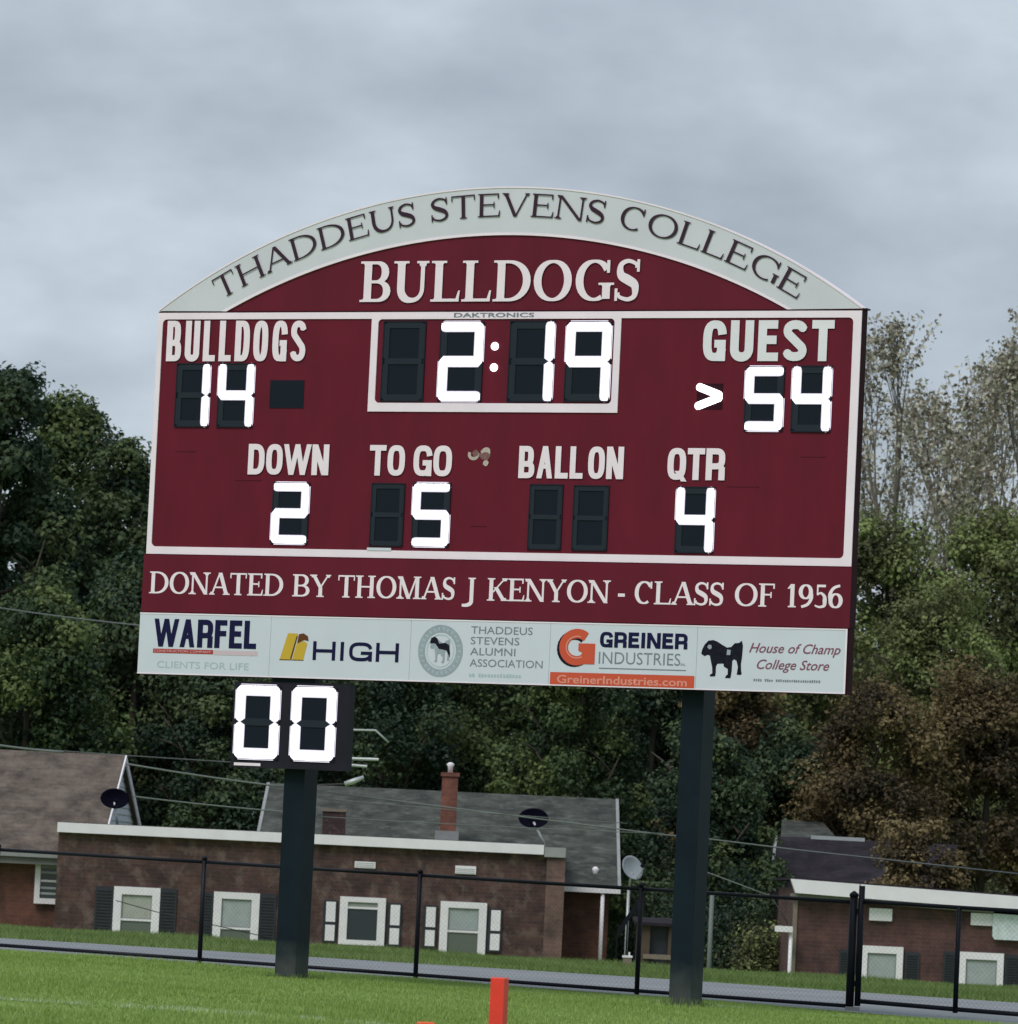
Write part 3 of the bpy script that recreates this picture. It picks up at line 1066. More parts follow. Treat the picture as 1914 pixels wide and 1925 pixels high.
# small marks: louvre slots, sticker residue, white tag
for (s, z, w_) in ((-3.62, 5.586, .25), (-2.85, 5.286, .33), (3.565, 5.590, .27), (2.81, 5.279, .35), (-.13, 4.835, .18)):
    MB().box(s-w_/2, s+w_/2, -.005, -.0004, z-.006, z+.006).build('vent_slot', 'panel_maroon', board)
MB().box(-1.40, -1.12, -.018, -.0122, 4.558, 4.588).build('tag_plate', 'sponsor', board)
def blob(cx, cz, r, material, y, sq=1.0, a0=0, a1=360, hole=0):
    mb = MB()
    if hole:
        pts = [(cx+r*.72*math.cos(math.radians(a)), cz+sq*r*.72*math.sin(math.radians(a))) for a in np.linspace(a0, a1, 14)]
        for q in _ribbon(pts, r*.5, r*.5):
            mb.add([(x, y, z) for x, z in q], [(0, 1, 2, 3)])
    else:
        pts = [(cx+r*random.uniform(.75, 1.1)*math.cos(a), cz+sq*r*random.uniform(.75, 1.1)*math.sin(a)) for a in np.linspace(0, 2*math.pi, 13)[:-1]]
        mb.add([(x, y, z) for x, z in pts], [tuple(range(12))])
    return mb.build('sticker_residue', material, board)
blob(-.225, 5.578, .068, 'residue', -.002, .9, 150, 380, 1)
blob(-.205, 5.592, .040, 'residue_dark', -.003)
blob(-.085, 5.610, .062, 'residue', -.002, .8)
blob(-.088, 5.560, .058, 'residue_dark', -.003, .8)
blob(-.082, 5.490, .036, 'residue', -.0045, .9)
blob(-.140, 5.570, .028, 'residue_dark', -.004, .8)

# donor panel
MB().box(-4.045, 4.045, -.030, .125, 3.862, 4.472).build('donor_panel', 'panel_maroon', board)
MB().box(4.0455, 4.050, -.030, .125, 3.862, 4.472).build('side_plate', 'maroon_side', board)
for w_, a_, b_ in (('DONATED', -3.957, -2.355), ('BY', -2.242, -1.803), ('THOMAS', -1.709, -0.349), ('J', -.305, -.117), ('KENYON', .023, 1.401),
                   ('-', 1.49, 1.58), ('CLASS', 1.68, 2.669), ('OF', 2.791, 3.233), ('1956', 3.350, 3.963)):
    letters(w_, a_, b_, 4.058, 4.292, .185, .072, True, 'vinyl_white', board, y=-.032, track=.014)
# sponsor panels
bd = [-4.052, -2.474, -.832, .762, 2.402, 4.022]
names_ = ['white panel with navy WARFEL lettering over a red and grey bar', 'white panel with yellow emblem and navy HIGH lettering',
          'white panel with round grey dog seal beside grey alumni lettering', 'white panel with orange G emblem and orange strip',
          'white panel with black bulldog beside rose italic lettering']
SPs = []
for i in range(5):
    o = MB().box(bd[i]+.0015, bd[i+1]-.0015, -.034, -.022, 3.202, 3.850).build('sponsor_panel', 'sponsor', board)
    o['label'] = names_[i]
    SPs.append(o)
MB().box(-4.045, 4.045, -.020, .12, 3.196, 3.856).build('sponsor_frame', 'maroon_side', board)
tr_ = MB().box(-4.052, 4.03, -.0375, -.0345, 3.838, 3.852).box(-4.052, 4.03, -.0375, -.0345, 3.199, 3.210).box(4.012, 4.030, -.0375, -.0345, 3.2105, 3.8375).build('sponsor_edge_trim', 'white_trim', board)
YS = -.0365
p = SPs[0]
letters('WARFEL', -3.862, -2.640, 3.492, 3.790, .21, .19, False, 'ink_navy', p, 'lettering', y=YS, label='bold navy letters WARFEL', track=.022)
def flat(x0, x1, z0, z1, material, parent, name='print_bar', y=YS):
    return MB().add([(x0, y, z0), (x1, y, z0), (x1, y, z1), (x0, y, z1)], [(0, 1, 2, 3)]).build(name, material, parent)
flat(-3.872, -3.150, 3.425, 3.470, 'ink_red', p)
flat(-3.148, -2.618, 3.420, 3.468, 'ink_pink', p)
text('CONSTRUCTION COMPANY', -3.86, -3.17, 3.436, 3.460, 'ink_pink', p, y=YS-.001)
text('CLIENTS FOR LIFE', -3.815, -2.716, 3.268, 3.340, 'ink_pale', p, y=YS)
def fine_print(x0, x1, z0, z1, material, parent, n):
    # a line of print too small to read: little upright strokes of uneven width
    r_ = random.Random(n)
    mb = MB()
    st = (x1-x0)/n
    for k in range(n):
        a_ = x0+k*st
        if r_.random() < .08: continue
        mb.add([(a_, YS, z0), (a_+st*r_.uniform(.45, .8), YS, z0), (a_+st*.7, YS, z1-r_.random()*(z1-z0)*.35), (a_, YS, z1-r_.random()*(z1-z0)*.3)], [(0, 1, 2, 3)])
    mb.build('fine_print', material, parent)['kind'] = 'stuff'
p = SPs[1]
WX = {**WC, 'H': .95, 'I': .24, 'G': .98}
letters('HIGH', -1.965, -.962, 3.393, 3.592, .20, .185, False, 'ink_navy', p, 'lettering', y=YS, label='wide navy letters HIGH', track=.045, table=WX)
mb = MB()
def poly2(mb, pts, y=YS):
    ar = sum(pts[k][0]*pts[(k+1) % len(pts)][1]-pts[(k+1) % len(pts)][0]*pts[k][1] for k in range(len(pts)))
    if ar < 0: pts = pts[::-1]
    mb.add([(x, y, z) for x, z in pts], [tuple(range(len(pts)))])
    return mb
poly2(poly2(MB(), [(-2.352, 3.392), (-2.268, 3.668), (-2.150, 3.668), (-2.225, 3.392)]), [(-2.205, 3.392), (-2.160, 3.560), (-2.075, 3.592), (-2.035, 3.565), (-2.075, 3.392)]).build('emblem_mark', 'ink_gold', p)
poly2(poly2(MB(), [(-2.155, 3.560), (-2.140, 3.660), (-2.085, 3.672), (-2.030, 3.640), (-2.022, 3.590), (-2.075, 3.602)], YS-.0005), [(-2.230, 3.400), (-2.165, 3.640), (-2.150, 3.640), (-2.212, 3.400)], YS-.0007).build('emblem_mark', 'ink_brown', p)
flat(-2.356, -2.070, 3.384, 3.393, 'ink_brown', p, 'emblem_mark')
p = SPs[2]
circ = [(-.482+.218*math.cos(a), 3.525+.232*math.sin(a)) for a in np.linspace(0, 2*math.pi, 41)[:-1]]
mb = MB()
for q in _ribbon(circ, .078, .078, closed=True):
    mb.add([(x, YS, z) for x, z in q], [(0, 1, 2, 3)])
mb.build('seal_ring', 'ink_seal', p)
mb = MB()
for k in range(26):
    a = 2*math.pi*k/26
    cx, cz = -.482+.218*math.cos(a), 3.525+.232*math.sin(a)
    ux, uz = math.cos(a), math.sin(a)
    poly2(mb, [(cx+ux*s1-uz*s2, cz+uz*s1+ux*s2) for s1, s2 in ((-.016, -.007), (.016, -.007), (.016, .007), (-.016, .007))], YS-.0005)
mb.build('seal_lettering', 'ink_pale', p)['kind'] = 'stuff'
mb = MB()
for q in _ribbon([(-.482+.155*math.cos(a), 3.525+.168*math.sin(a)) for a in np.linspace(0, 2*math.pi, 33)[:-1]], .006, .006, closed=True):
    mb.add([(x, YS-.0005, z) for x, z in q], [(0, 1, 2, 3)])
mb.build('seal_ring', 'ink_pale', p)
DOG = [(0, .62), (.02, .74), (.07, .86), (.16, .97), (.28, .99), (.38, .95), (.50, .87), (.62, .80), (.72, .82), (.80, .92), (.90, .93), (.97, .99), (1.0, .86),
       (.99, .55), (.97, .38), (.98, .22), (1.0, .12), (.96, .09), (.88, .10), (.90, .30), (.86, .46), (.80, .50), (.76, .46), (.755, .20), (.74, .06), (.73, 0), (.60, 0), (.62, .06), (.66, .10), (.66, .24), (.56, .30), (.55, .38),
       (.40, .37), (.37, .30), (.37, .12), (.36, .04), (.24, .03), (.23, .07), (.29, .12), (.28, .26), (.24, .44), (.21, .58), (.16, .60), (.08, .56)]
def dog(x0, x1, z0, z1, material, parent, y):
    import mathutils
    from mathutils.geometry import tessellate_polygon
    pts = [Vector((x0+(x1-x0)*a_, z0+(z1-z0)*b_, 0)) for a_, b_ in DOG]
    tris = tessellate_polygon([pts])
    mb = MB()
    mb.add([(q.x, y, q.y) for q in pts], [tuple(t) for t in tris])
    return mb.build('dog_print', material, parent)
dog(-.600, -.375, 3.40, 3.655, 'ink_seal', p, YS-.0005)
mb = poly2(MB(), [(-.605, 3.60), (-.595, 3.655), (-.555, 3.672), (-.520, 3.650), (-.500, 3.600), (-.430, 3.610), (-.385, 3.590), (-.370, 3.505), (-.372, 3.455), (-.410, 3.53), (-.500, 3.545), (-.545, 3.60)], YS-.001)
mb.build('dog_print', 'ink_black', p)
for string, x1, z in (('THADDEUS', .560, 3.712), ('STEVENS', .415, 3.602), ('ALUMNI', .375, 3.490), ('ASSOCIATION', .690, 3.372)):
    text(string, -.140, x1, z, z+.078, 'ink_grey', p, y=YS)
fine_print(-.140, .46, 3.266, 3.306, 'ink_pale', p, 17)
p = SPs[3]
def gpath(y, dx, dz, material, k=1.0):
    pts = _arc(1.068+dx, 3.600+dz, .150*k, .140, 48, 322, 22, 2.0)
    mb = MB()
    for q in _ribbon(pts, .098, .098):
        mb.add([(x, y, z) for x, z in q], [(0, 1, 2, 3)])
    return mb
gpath(YS, -.026, -.016, 0).build('emblem_mark', 'ink_black', p)
gpath(YS-.0007, 0, 0, 0).build('emblem_mark', 'ink_orange', p)
poly2(MB(), [(1.082, 3.428), (1.272, 3.428), (1.272, 3.640), (1.085, 3.640), (1.085, 3.565), (1.130, 3.545)], YS-.0014).build('emblem_mark', 'ink_orange', p)
mb = MB()
for q in _ribbon(_arc(1.068, 3.600, .120, .112, 70, 300, 18), .012, .012):
    mb.add([(x, YS-.0021, z) for x, z in q], [(0, 1, 2, 3)])
mb.build('emblem_mark', 'ink_orange_pale', p)
WG = {**WC, 'G': .72, 'R': .68, 'E': .60, 'I': .24, 'N': .74}
letters('GREINER', 1.318, 2.296, 3.605, 3.765, .26, .22, False, 'ink_navy', p, 'lettering', y=YS, label='bold navy letters GREINER', track=.018, table=WG)
text('INDUSTRIES', 1.318, 2.225, 3.437, 3.560, 'ink_grey', p, y=YS, bold=-.005, label='thin grey letters INDUSTRIES')
text('inc.', 2.232, 2.285, 3.437, 3.470, 'ink_grey', p, y=YS)
flat(1.325, 2.292, 3.386, 3.396, 'ink_grey', p)
flat(.781, 2.388, 3.212, 3.338, 'ink_orange', p, 'orange_strip', YS-.0013)
text('GreinerIndustries.com', .860, 2.310, 3.226, 3.312, 'ink_orange_pale', p, y=YS-.003, bold=.018, label='pale letters GreinerIndustries.com on the orange strip')
p = SPs[4]
dog(2.452, 2.905, 3.325, 3.712, 'ink_black', p, YS)
poly2(poly2(MB(), [(2.515, 3.635), (2.53, 3.66), (2.56, 3.655), (2.565, 3.625), (2.54, 3.61)], YS-.001), [(2.73, 3.56), (2.77, 3.56), (2.775, 3.61), (2.735, 3.615)], YS-.001).build('dog_print', 'ink_seal', p)
text('House of Champ', 2.975, 3.965, 3.560, 3.690, 'ink_rose', p, y=YS, shear=.35, bold=.008, label='rose italic letters House of Champ')
text('College Store', 3.065, 3.850, 3.395, 3.525, 'ink_rose', p, y=YS, shear=.35, bold=.008, label='rose italic letters College Store')
fine_print(3.012, 3.765, 3.302, 3.330, 'ink_grey', p, 31)

# posts
for s, g in ((-2.316, .05), (2.190, -.02)):
    MB().box(s, s+.240, .137, .435, -.25, 6.9).build('post', 'post', board)
for z in (3.6, 4.6, 5.6, 6.6):
    MB().box(-3.98, 3.98, .1355, .1365, z, z+.07).build('back_rail', 'metal', board)

# play clock below the board
pc = empty('play_clock', (-0.1915, 55.0, 2.2), 'black play clock box showing 00 under the left end of the scoreboard', 'play clock', rz=-YAW)
MB((0, 0, 2.2)).box(-2.893, -1.528, .0, .132, 2.245, 3.150).build('housing', 'clock_box', pc)
MB((0, 0, 2.2)).box(-2.85, -2.535, -.004, -.0005, 2.262, 2.292).build('label_plate', 'white_trim', pc)
MB((0, 0, 2.2)).box(-2.45, -1.95, .02, .12, 3.1505, 3.195).build('mounting_bracket', 'post', pc)
def shift(o, dz):
    o.location.z += dz
for (x0, x1) in ((-2.856, -2.332), (-2.192, -1.668)):
    o = digit(x0, x1, 2.335, 3.115, .106, '0', pc, 'lit zero')
    shift(o, -2.2)
bpy.context.view_layer.update()

# ------------------------------------------------------------------ pylons
def pylon(name, top, w, h, label, rz, material):
    g = gz(top.x, top.y)
    o = empty(name, (top.x, top.y, g), label, 'pylon', rz=rz, group='orange field pylons')
    mb = MB()
    z0, z1 = 0.0, top.z-g
    e_ = .006
    def loop(s, z): return [(-s, -s, z), (s, -s, z), (s, s, z), (-s, s, z)]
    L_ = loop(w/2*1.08, 0.0)+loop(w/2, .02)+loop(w/2*.98, z1-e_)+loop(w/2*.98-e_, z1)
    fs = []
    for k in range(3):
        for i in range(4):
            fs.append((4*k+i, 4*k+(i+1) % 4, 4*k+4+(i+1) % 4, 4*k+4+i))
    fs.append((12, 13, 14, 15))
    mb.add(L_, fs)
    mb.build('foam_body', material, o)
    MB().box(-w/2*1.12, w/2*1.12, -w/2*1.12, w/2*1.12, -.02, .004).build('weighted_base', 'black', o)
    return o
pylon('field_pylon', at(940, 1838, 38.6), .105, .457, 'tall orange-red pylon standing on the grass between the scoreboard posts', -.33, 'orange')
pylon('field_pylon', at(801, 1921.5, 30.0), .085, .457, 'orange pylon of which only the tip shows at the bottom edge', .3, 'orange2')

# ------------------------------------------------------------------ fence and gate
def on_fence(px, py):
    r = ray(px, py)
    # CAM + r t on y = 60 - .55 x
    t = 60.0/(r.y+.55*r.x)
    return CAM+r*t
FH = 1.19
ftop = on_fence(375, 1618)
fence = empty('boundary_fence', (0, 60, 0), 'low black chain link fence running behind the scoreboard posts', 'fence')
FO = (0, 60, 0)
xs_posts = [on_fence(375, 1808).x, on_fence(781, 1838).x, on_fence(1197, 1868).x]
sp_ = xs_posts[1]-xs_posts[0]
xs_posts = [xs_posts[0]-sp_*2, xs_posts[0]-sp_]+xs_posts
xe = on_fence(1597, 1895).x
def rail_pt(x, h):
    y = fence_y(x)
    return Vector((x, y, gz(x, y)+h))
for x in xs_posts:
    b_ = rail_pt(x, -.1); t_ = rail_pt(x, FH+.02)
    q = MB(FO).tube([b_, t_], .028, 10)
    q.tube([t_, t_+Vector((0, 0, .025)), t_+Vector((0, 0, .045))], [.036, .034, .008], 10)
    q.build('post', 'black', fence, True)
b_ = rail_pt(xe, -.1); t_ = rail_pt(xe, FH+.05)
q = MB(FO).tube([b_, t_], .045, 12)
q.tube([t_, t_+Vector((0, 0, .03)), t_+Vector((0, 0, .06))], [.052, .048, .01], 12)
q.build('end_post', 'black', fence, True)
xl = xs_posts[0]
stops = [xl]+xs_posts[1:]+[xe]
for i in range(len(stops)-1):
    MB(FO).tube([rail_pt(stops[i], FH-.01), rail_pt(stops[i+1], FH-.01)], .021, 8).build('top_rail', 'black', fence, True)
    MB(FO).tube([rail_pt(stops[i], .055), rail_pt(stops[i+1], .055)], .021, 8).build('bottom_rail', 'black', fence, True)

def chain(p0, p1, h0, h1, pitch, parent, r=.0007):
    """chain link: zig-zag diagonals between two ground points"""
    mb = MB(FO)
    d = p1-p0
    Ln = d.length
    d = d/Ln
    H = h1-h0
    nrm = Vector((d.y, -d.x, 0)).normalized()
    n = int((Ln+H)/pitch)
    for s in (1, -1):
        for i in range(n):
            x0 = -H+i*pitch
            a_, b_ = (x0, 0), (x0+H, H)
            if a_[0] < 0: a_ = (0, -x0)
            if b_[0] > Ln: b_ = (Ln, Ln-x0)
            if b_[1]-a_[1] < .03: continue
            def pt(q):
                xx = q[0] if s > 0 else Ln-q[0]
                g0 = p0+d*xx
                return Vector((g0.x, g0.y, g0.z+h0+q[1]))+nrm*.003*s
            mb.tube([pt(a_), pt(b_)], r, 3, False)
    return mb.build('chain_link_mesh', 'black', parent)
o = chain(rail_pt(stops[0], 0), rail_pt(xe, 0), .03, FH-.01, .054, fence)
o['kind'] = 'stuff'

gate = empty('chain_link_gate', tuple(rail_pt(xe+.12, 0)), 'black chain link gate at the right end of the fence, on heavier uprights', 'gate')
GO = tuple(gate.location)
g0, g1, g2 = on_fence(1612, 1884).x, on_fence(1796, 1893).x, on_fence(1990, 1900).x
def gate_tube(pts, r, name='frame_rail'):
    return MB(GO).tube(pts, r, 10).build(name, 'black', gate, True)
for x, h_, r_, lo in ((g0, 1.36, .034, .06), (g1, 1.20, .028, .06), (g2, 1.22, .034, .02)):
    gate_tube([rail_pt(x, lo), rail_pt(x, h_)], r_, 'upright')
gate_tube([rail_pt(g0, 1.19), rail_pt(g1, 1.19)], .022)
gate_tube([rail_pt(g1, 1.19), rail_pt(g2, 1.19)], .022)
gate_tube([rail_pt(g0, .115), rail_pt(g1, .100)], .026)
gate_tube([rail_pt(g1, .100), rail_pt(g2, .09)], .026)
for hz in (.30, 1.08):
    MB(GO).box(*sorted((xe, g0)), fence_y(xe)-.03, fence_y(xe)+.02, rail_pt(xe, hz).z-.03, rail_pt(xe, hz).z+.03).build('hinge', 'black', gate)
mbx = MB(GO)
FO_ = FO
def chain2(p0, p1, h0, h1):
    global FO
    FO = GO
    o = chain(p0, p1, h0, h1, .054, gate)
    FO = FO_
    return o
o = chain2(rail_pt(g0, 0), rail_pt(g1, 0), .115, 1.18); o['kind'] = 'stuff'
o = chain2(rail_pt(g1, 0), rail_pt(g2, 0), .10, 1.18); o['kind'] = 'stuff'
MB(GO).box(xe-.05, xe+.10, fence_y(xe)-.16, fence_y(xe)-.05, gz(xe, 58)-.05, gz(xe, 58)+.05).build('concrete_footing', 'concrete', gate)

# ------------------------------------------------------------------ houses
HB = -1.15   # foundations
def rect(px0, py0, px1, py1, Y):
    """photo box -> x0,x1,z0,z1 on the upright plane at distance Y"""
    c = at((px0+px1)/2, (py0+py1)/2, Y)
    w, h = (px1-px0)*Y/F, (py1-py0)*Y/F
    return c.x-w/2, c.x+w/2, c.z-h/2, c.z+h/2

def frame_boxes(mb, x0, x1, z0, z1, y, w, th=.05, wt=None, wb=None):
    wt = wt or w
    wb = w if wb is None else wb
    mb.box(x0, x0+w, y-th, y, z0, z1)
    mb.box(x1-w, x1, y-th, y, z0, z1)
    mb.box(x0+w, x1-w, y-th, y, z1-wt, z1)
    if wb: mb.box(x0+w, x1-w, y-th, y, z0, z0+wb)

def window(parent, off, px, Y, fw=.12, glass=('blind_cream', 'glass_green'), rail=.5, label=None, ext=0.0, wt=None, blind=None, wb=None):
    x0, x1, z0, z1 = rect(*px, Y)
    z0 -= ext
    mb = MB(off)
    frame_boxes(mb, x0, x1, z0, z1, Y-.001, fw, .06, wt, wb)
    w = mb.build('window', 'white_paint', parent)
    ix0, ix1, iz0, iz1 = x0+fw, x1-fw, z0+(fw if wb is None else wb), z1-(wt or fw)
    zm = iz1-(iz1-iz0)*rail
    MB(off).box(ix0, ix1, Y-.022, Y-.002, zm+.02, iz1).build('upper_pane', glass[0], w)
    MB(off).box(ix0, ix1, Y-.022, Y-.002, iz0, zm-.02).build('lower_pane', glass[1], w)
    MB(off).box(ix0, ix1, Y-.045, Y-.002, zm-.02, zm+.02).build('meeting_rail', 'white_paint', w)
    s_ = MB(off)
    frame_boxes(s_, ix0, ix1, zm+.02, iz1, Y-.023, .022, .012)
    s_.build('upper_sash', 'grey_paint', w)
    if blind:
        MB(off).box(ix0+.01, ix1-.01, Y-.034, Y-.0225, iz1-(iz1-iz0)*blind, iz1).build('blind', 'blind_cream', w)
    if label: w['label'] = label
    return w, (x0, x1, z0, z1)

def shutter(parent, off, px, Y, panels=False, ext=0.0):
    x0, x1, z0, z1 = rect(*px, Y)
    z0 -= ext
    o = MB(off).box(x0, x1, Y-.035, Y-.001, z0, z1).build('shutter', 'shutter', parent)
    if panels:
        b_ = (x1-x0)*.20
        zt = z1-(z1-z0)*.545
        for (a, c) in ((zt+.03, z1-.035), (z0+.04, zt-.03)):
            MB(off).box(x0+b_, x1-b_*.6, Y-.047, Y-.0355, a, c).build('shutter_panel', 'white_paint', o)
    else:
        sl = MB(off)
        n = 16
        for k in range(n):
            za = z0+.05+(z1-z0-.1)*k/n
            sl.add([(x0+.03, Y-.036, za), (x1-.03, Y-.036, za), (x1-.03, Y-.048, za+.03), (x0+.03, Y-.048, za+.03)], [(0, 1, 2, 3)])
        sl.build('louvres', 'shutter', o)['kind'] = 'stuff'
    return o

YH = 104.0
# --- flat-roofed brick building
hx0, _, _, zt = rect(108, 1547, 530, 1567, YH)
A = at(104, 1560, YH); Bp = at(1026, 1600, YH)
x_l, x_r = at(106, 1650, YH).x, at(1028, 1690, YH).x
ztop = (at(108, 1549, YH).z+at(1020, 1585, YH).z)/2
OF = (0.5*(x_l+x_r), YH, -1.0)
fl = empty('brick_building', OF, 'long flat-topped brown brick building with four white windows and a white roof edge', 'building')
MB(OF).box(x_l, x_r-.02, YH, YH+5.5, HB, ztop-.16).build('wall', 'brick_dark', fl)
px0, px1 = at(1025, 1690, YH).x, at(1060, 1690, YH).x
MB(OF).box(px0, px1, YH-.06, YH+5.3, HB, ztop-.20).build('brick_pier', 'brick_pier', fl)
MB(OF).box(x_l-.02, at(1023, 1590, YH).x, YH-.14, YH+5.4, ztop-.19, ztop).build('roof_edge', 'white_paint', fl)
MB(OF).box(at(1024, 1590, YH).x, at(1064, 1595, YH).x, YH-.12, YH+5.35, ztop-.23, ztop-.04).build('roof_edge', 'grey_paint', fl)['label'] = 'weathered grey end of the roof edge'
MB(OF).box(x_l+.1, x_r-.1, YH+.1, YH+5.2, ztop-.02, ztop+.012).build('flat_roof', 'roof_dark', fl)
EX = .5
window(fl, OF, (213, 1668, 300, 1756), YH, .155, ('blind_cream', 'glass_green'), .44, 'white window with cream blind, first from the left', ext=EX, wt=.15)
shutter(fl, OF, (178, 1667, 212, 1746), YH, ext=.25); shutter(fl, OF, (301, 1671, 331, 1750), YH, ext=.25)
window(fl, OF, (401, 1678, 487, 1763), YH, .155, ('blind_grey', 'glass_green'), .52, 'white window with grey blind beside the left scoreboard post', ext=EX, wt=.13)
shutter(fl, OF, (379, 1677, 400, 1752), YH, ext=.25); shutter(fl, OF, (488, 1681, 518, 1757), YH, ext=.25)
window(fl, OF, (638, 1687, 724, 1775), YH, .155, ('blind_cream', 'glass_dark'), .15, 'white window with dark lower pane between panelled shutters', ext=.02, wt=.10, wb=.10)
shutter(fl, OF, (607, 1692, 633, 1772), YH, True); shutter(fl, OF, (728, 1698, 754, 1779), YH, True)
window(fl, OF, (827, 1696, 914, 1784), YH, .155, ('blind_grey', 'glass_green'), .40, 'white window with grey blind, nearest the brick pier', ext=EX, wt=.12)
shutter(fl, OF, (795, 1702, 821, 1782), YH, True); shutter(fl, OF, (917, 1708, 943, 1790), YH, True)
for b in ((667, 1620, 706, 1632), (856, 1628, 895, 1643)):
    x0, x1, z0, z1 = rect(*b, YH)
    o = MB(OF).box(x0, x1, YH-.05, YH-.001, z0, z1).build('wall_vent', 'white_paint', fl)
    s_ = MB(OF)
    for k in range(3):
        s_.box(x0+.02, x1-.02, YH-.056, YH-.0505, z0+.02+k*.035, z0+.028+k*.035)
    s_.build('louvres', 'grey_paint', o)['kind'] = 'stuff'

# --- gable-roofed grey house behind
YE, YR = 106.2, 112.5
e1 = at(1161, 1668, YE); r1 = at(1171, 1503, YR)
zE, zR = e1.z, r1.z
xL = at(520, 1500, YR).x
OG = (2, 108, -1.0)
gh = empty('grey_roofed_house', OG, 'house with wide grey shingle roof and brick chimney behind the flat-topped building', 'house')
xR = e1.x
rf = MB(OG).slab((xL-.15, YE, zE), (xR, YE, zE), (xR+.02, YR, zR), (xL-.15, YR, zR), .10).build('roof', 'roof_grey', gh)
MB(OG).slab((xR+.02, YR, zR), (xL-.15, YR, zR), (xL-.15, YR+6, zE), (xR, YR+6, zE), -.10).build('roof', 'roof_grey', gh)
MB(OG).slab((xR+.005, YE, zE+.01), (xR+.07, YE, zE+.01), (xR+.09, YR, zR+.01), (xR+.025, YR, zR+.01), .14).build('rake_board', 'grey_paint', gh)
MB(OG).slab((xL-.22, YE, zE+.01), (xL-.155, YE, zE+.01), (xL-.155, YR, zR+.01), (xL-.22, YR, zR+.01), .14).build('rake_board', 'grey_paint', gh)
MB(OG).box(xL+.1, xR-.15, YE+.35, YR+5.6, HB, zE-.05).build('wall', 'brick_red', gh)
MB(OG).prism([(YE+.4, zE), (YR+5.6, zE), (YR, zR-.1)], 0, 0.1) if False else None
gb = MB(OG)
for xx in (xL+.05, xR-.2):
    gb.add([(xx, YE+.35, zE-.05), (xx+.05, YE+.35, zE-.05), (xx, YR+5.6, zE-.05), (xx+.05, YR+5.6, zE-.05), (xx, YR, zR-.12), (xx+.05, YR, zR-.12)],
           [(0, 2, 4), (1, 5, 3), (0, 4, 5, 1), (2, 3, 5, 4), (0, 1, 3, 2)])
gb.build('gable', 'brick_red', gh)
gx0 = at(1060, 1673, YE).x
MB(OG).box(gx0, xR+.06, YE-.13, YE-.005, zE-.13, zE-.005).build('gutter', 'white_paint', gh)
ds = at(1133, 1685, YE).x
MB(OG).tube([(ds, YE-.06, zE-.13), (ds, YE-.06, HB)], .040, 8).build('downspout', 'white_paint', gh, True)
# chimney
cx0, cx1, cz0, cz1 = rect(829, 1458, 859, 1566, 108.2)
ch = MB(OG).box(cx0, cx1, 108.2, 108.6, cz0-.6, cz1).build('chimney', 'brick_chimney', gh)
MB(OG).box(cx0-.03, cx1+.03, 108.17, 108.63, cz1-.02, cz1+.06).build('chimney_cap', 'brick_chimney', ch)
mc = MB(OG)
cc = at(847, 1440, 108.3)
mc.tube([(cc.x, 108.4, cz1+.06), (cc.x, 108.4, cc.z-.02), (cc.x, 108.4, cc.z+.04), (cc.x, 108.4, cc.z+.075)], [.05, .055, .085, .03], 10)
mc.build('flue_cowl', 'white_paint', ch, True)
fx0, fx1, fz0, fz1 = rect(818, 1562, 862, 1578, 107.9)
MB(OG).box(fx0, fx1, 107.9, 108.7, fz0-.4, fz1).build('chimney_flashing', 'grey_paint', gh)
bx0, bx1, bz0, bz1 = rect(606, 1526, 648, 1575, 107.6)
c2 = MB(OG).box(bx0, bx1, 107.6, 108.2, bz0-.5, bz1).build('chimney', 'brick_dark', gh)
c2['label'] = 'short wide brown chimney'
MB(OG).box(bx0-.03, bx1+.03, 107.57, 108.23, bz1+.001, bz1+.06).build('chimney_cap', 'tan', c2)
vp = at(1120, 1634, 106.9)
MB(OG).tube([(vp.x, 107.1, vp.z-.35), (vp.x, 107.1, vp.z-.05), (vp.x, 107.1, vp.z), (vp.x, 107.1, vp.z+.05)], [.05, .05, .075, .03], 8).build('vent_pipe', 'white_paint', gh, True)

# --- left house: brown roof with white gable
OL = (-9, 107, -1.0)
lh = empty('red_brick_house', OL, 'red brick house at the left edge with brown shingle roof and white gable', 'house')
ax = Vector((-1, .035, 0)).normalized()
Fc = at(188, 1606, 107.0); Rc = at(236, 1420, 111.0); Bc = at(276, 1606, 115.0)
Bc.z = Fc.z
LL = 10
MB(OL).slab(Fc+ax*LL, Fc, Rc, Rc+ax*LL, .10).build('roof', 'roof_brown', lh)
MB(OL).slab(Rc+ax*LL, Rc, Bc, Bc+ax*LL, .10).build('roof', 'roof_brown', lh)
# gable clapboards: each board its own part, seen edge-lit at the end wall
inn = ax*.12
F2, R2, B2 = Fc+inn, Rc+inn-Vector((0, 0, .08)), Bc+inn
nb = 14
for k in range(nb):
    t0, t1 = k/nb, (k+1)/nb
    a = F2.lerp(R2, t0); b_ = F2.lerp(R2, min(t1, .995)); c_ = B2.lerp(R2, min(t1, .995)); d_ = B2.lerp(R2, t0)
    n_out = Vector((.022, 0, 0))
    mbk = MB(OL)
    mbk.add([a+n_out, d_+n_out, c_, b_, a-n_out, d_-n_out, c_-n_out*1.0, b_-n_out*1.0], [(0, 1, 2, 3), (7, 6, 5, 4), (0, 4, 5, 1), (1, 5, 6, 2), (3, 2, 6, 7), (0, 3, 7, 4)])
    mbk.build('clapboard', 'siding', lh)
MB(OL).slab(Rc+Vector((.03, 0, .0)), Bc+Vector((.03, 0, 0)), Bc+Vector((.03, 0, -.16)), Rc+Vector((.03, 0, -.16)), -.03).build('rake_board', 'white_paint', lh)
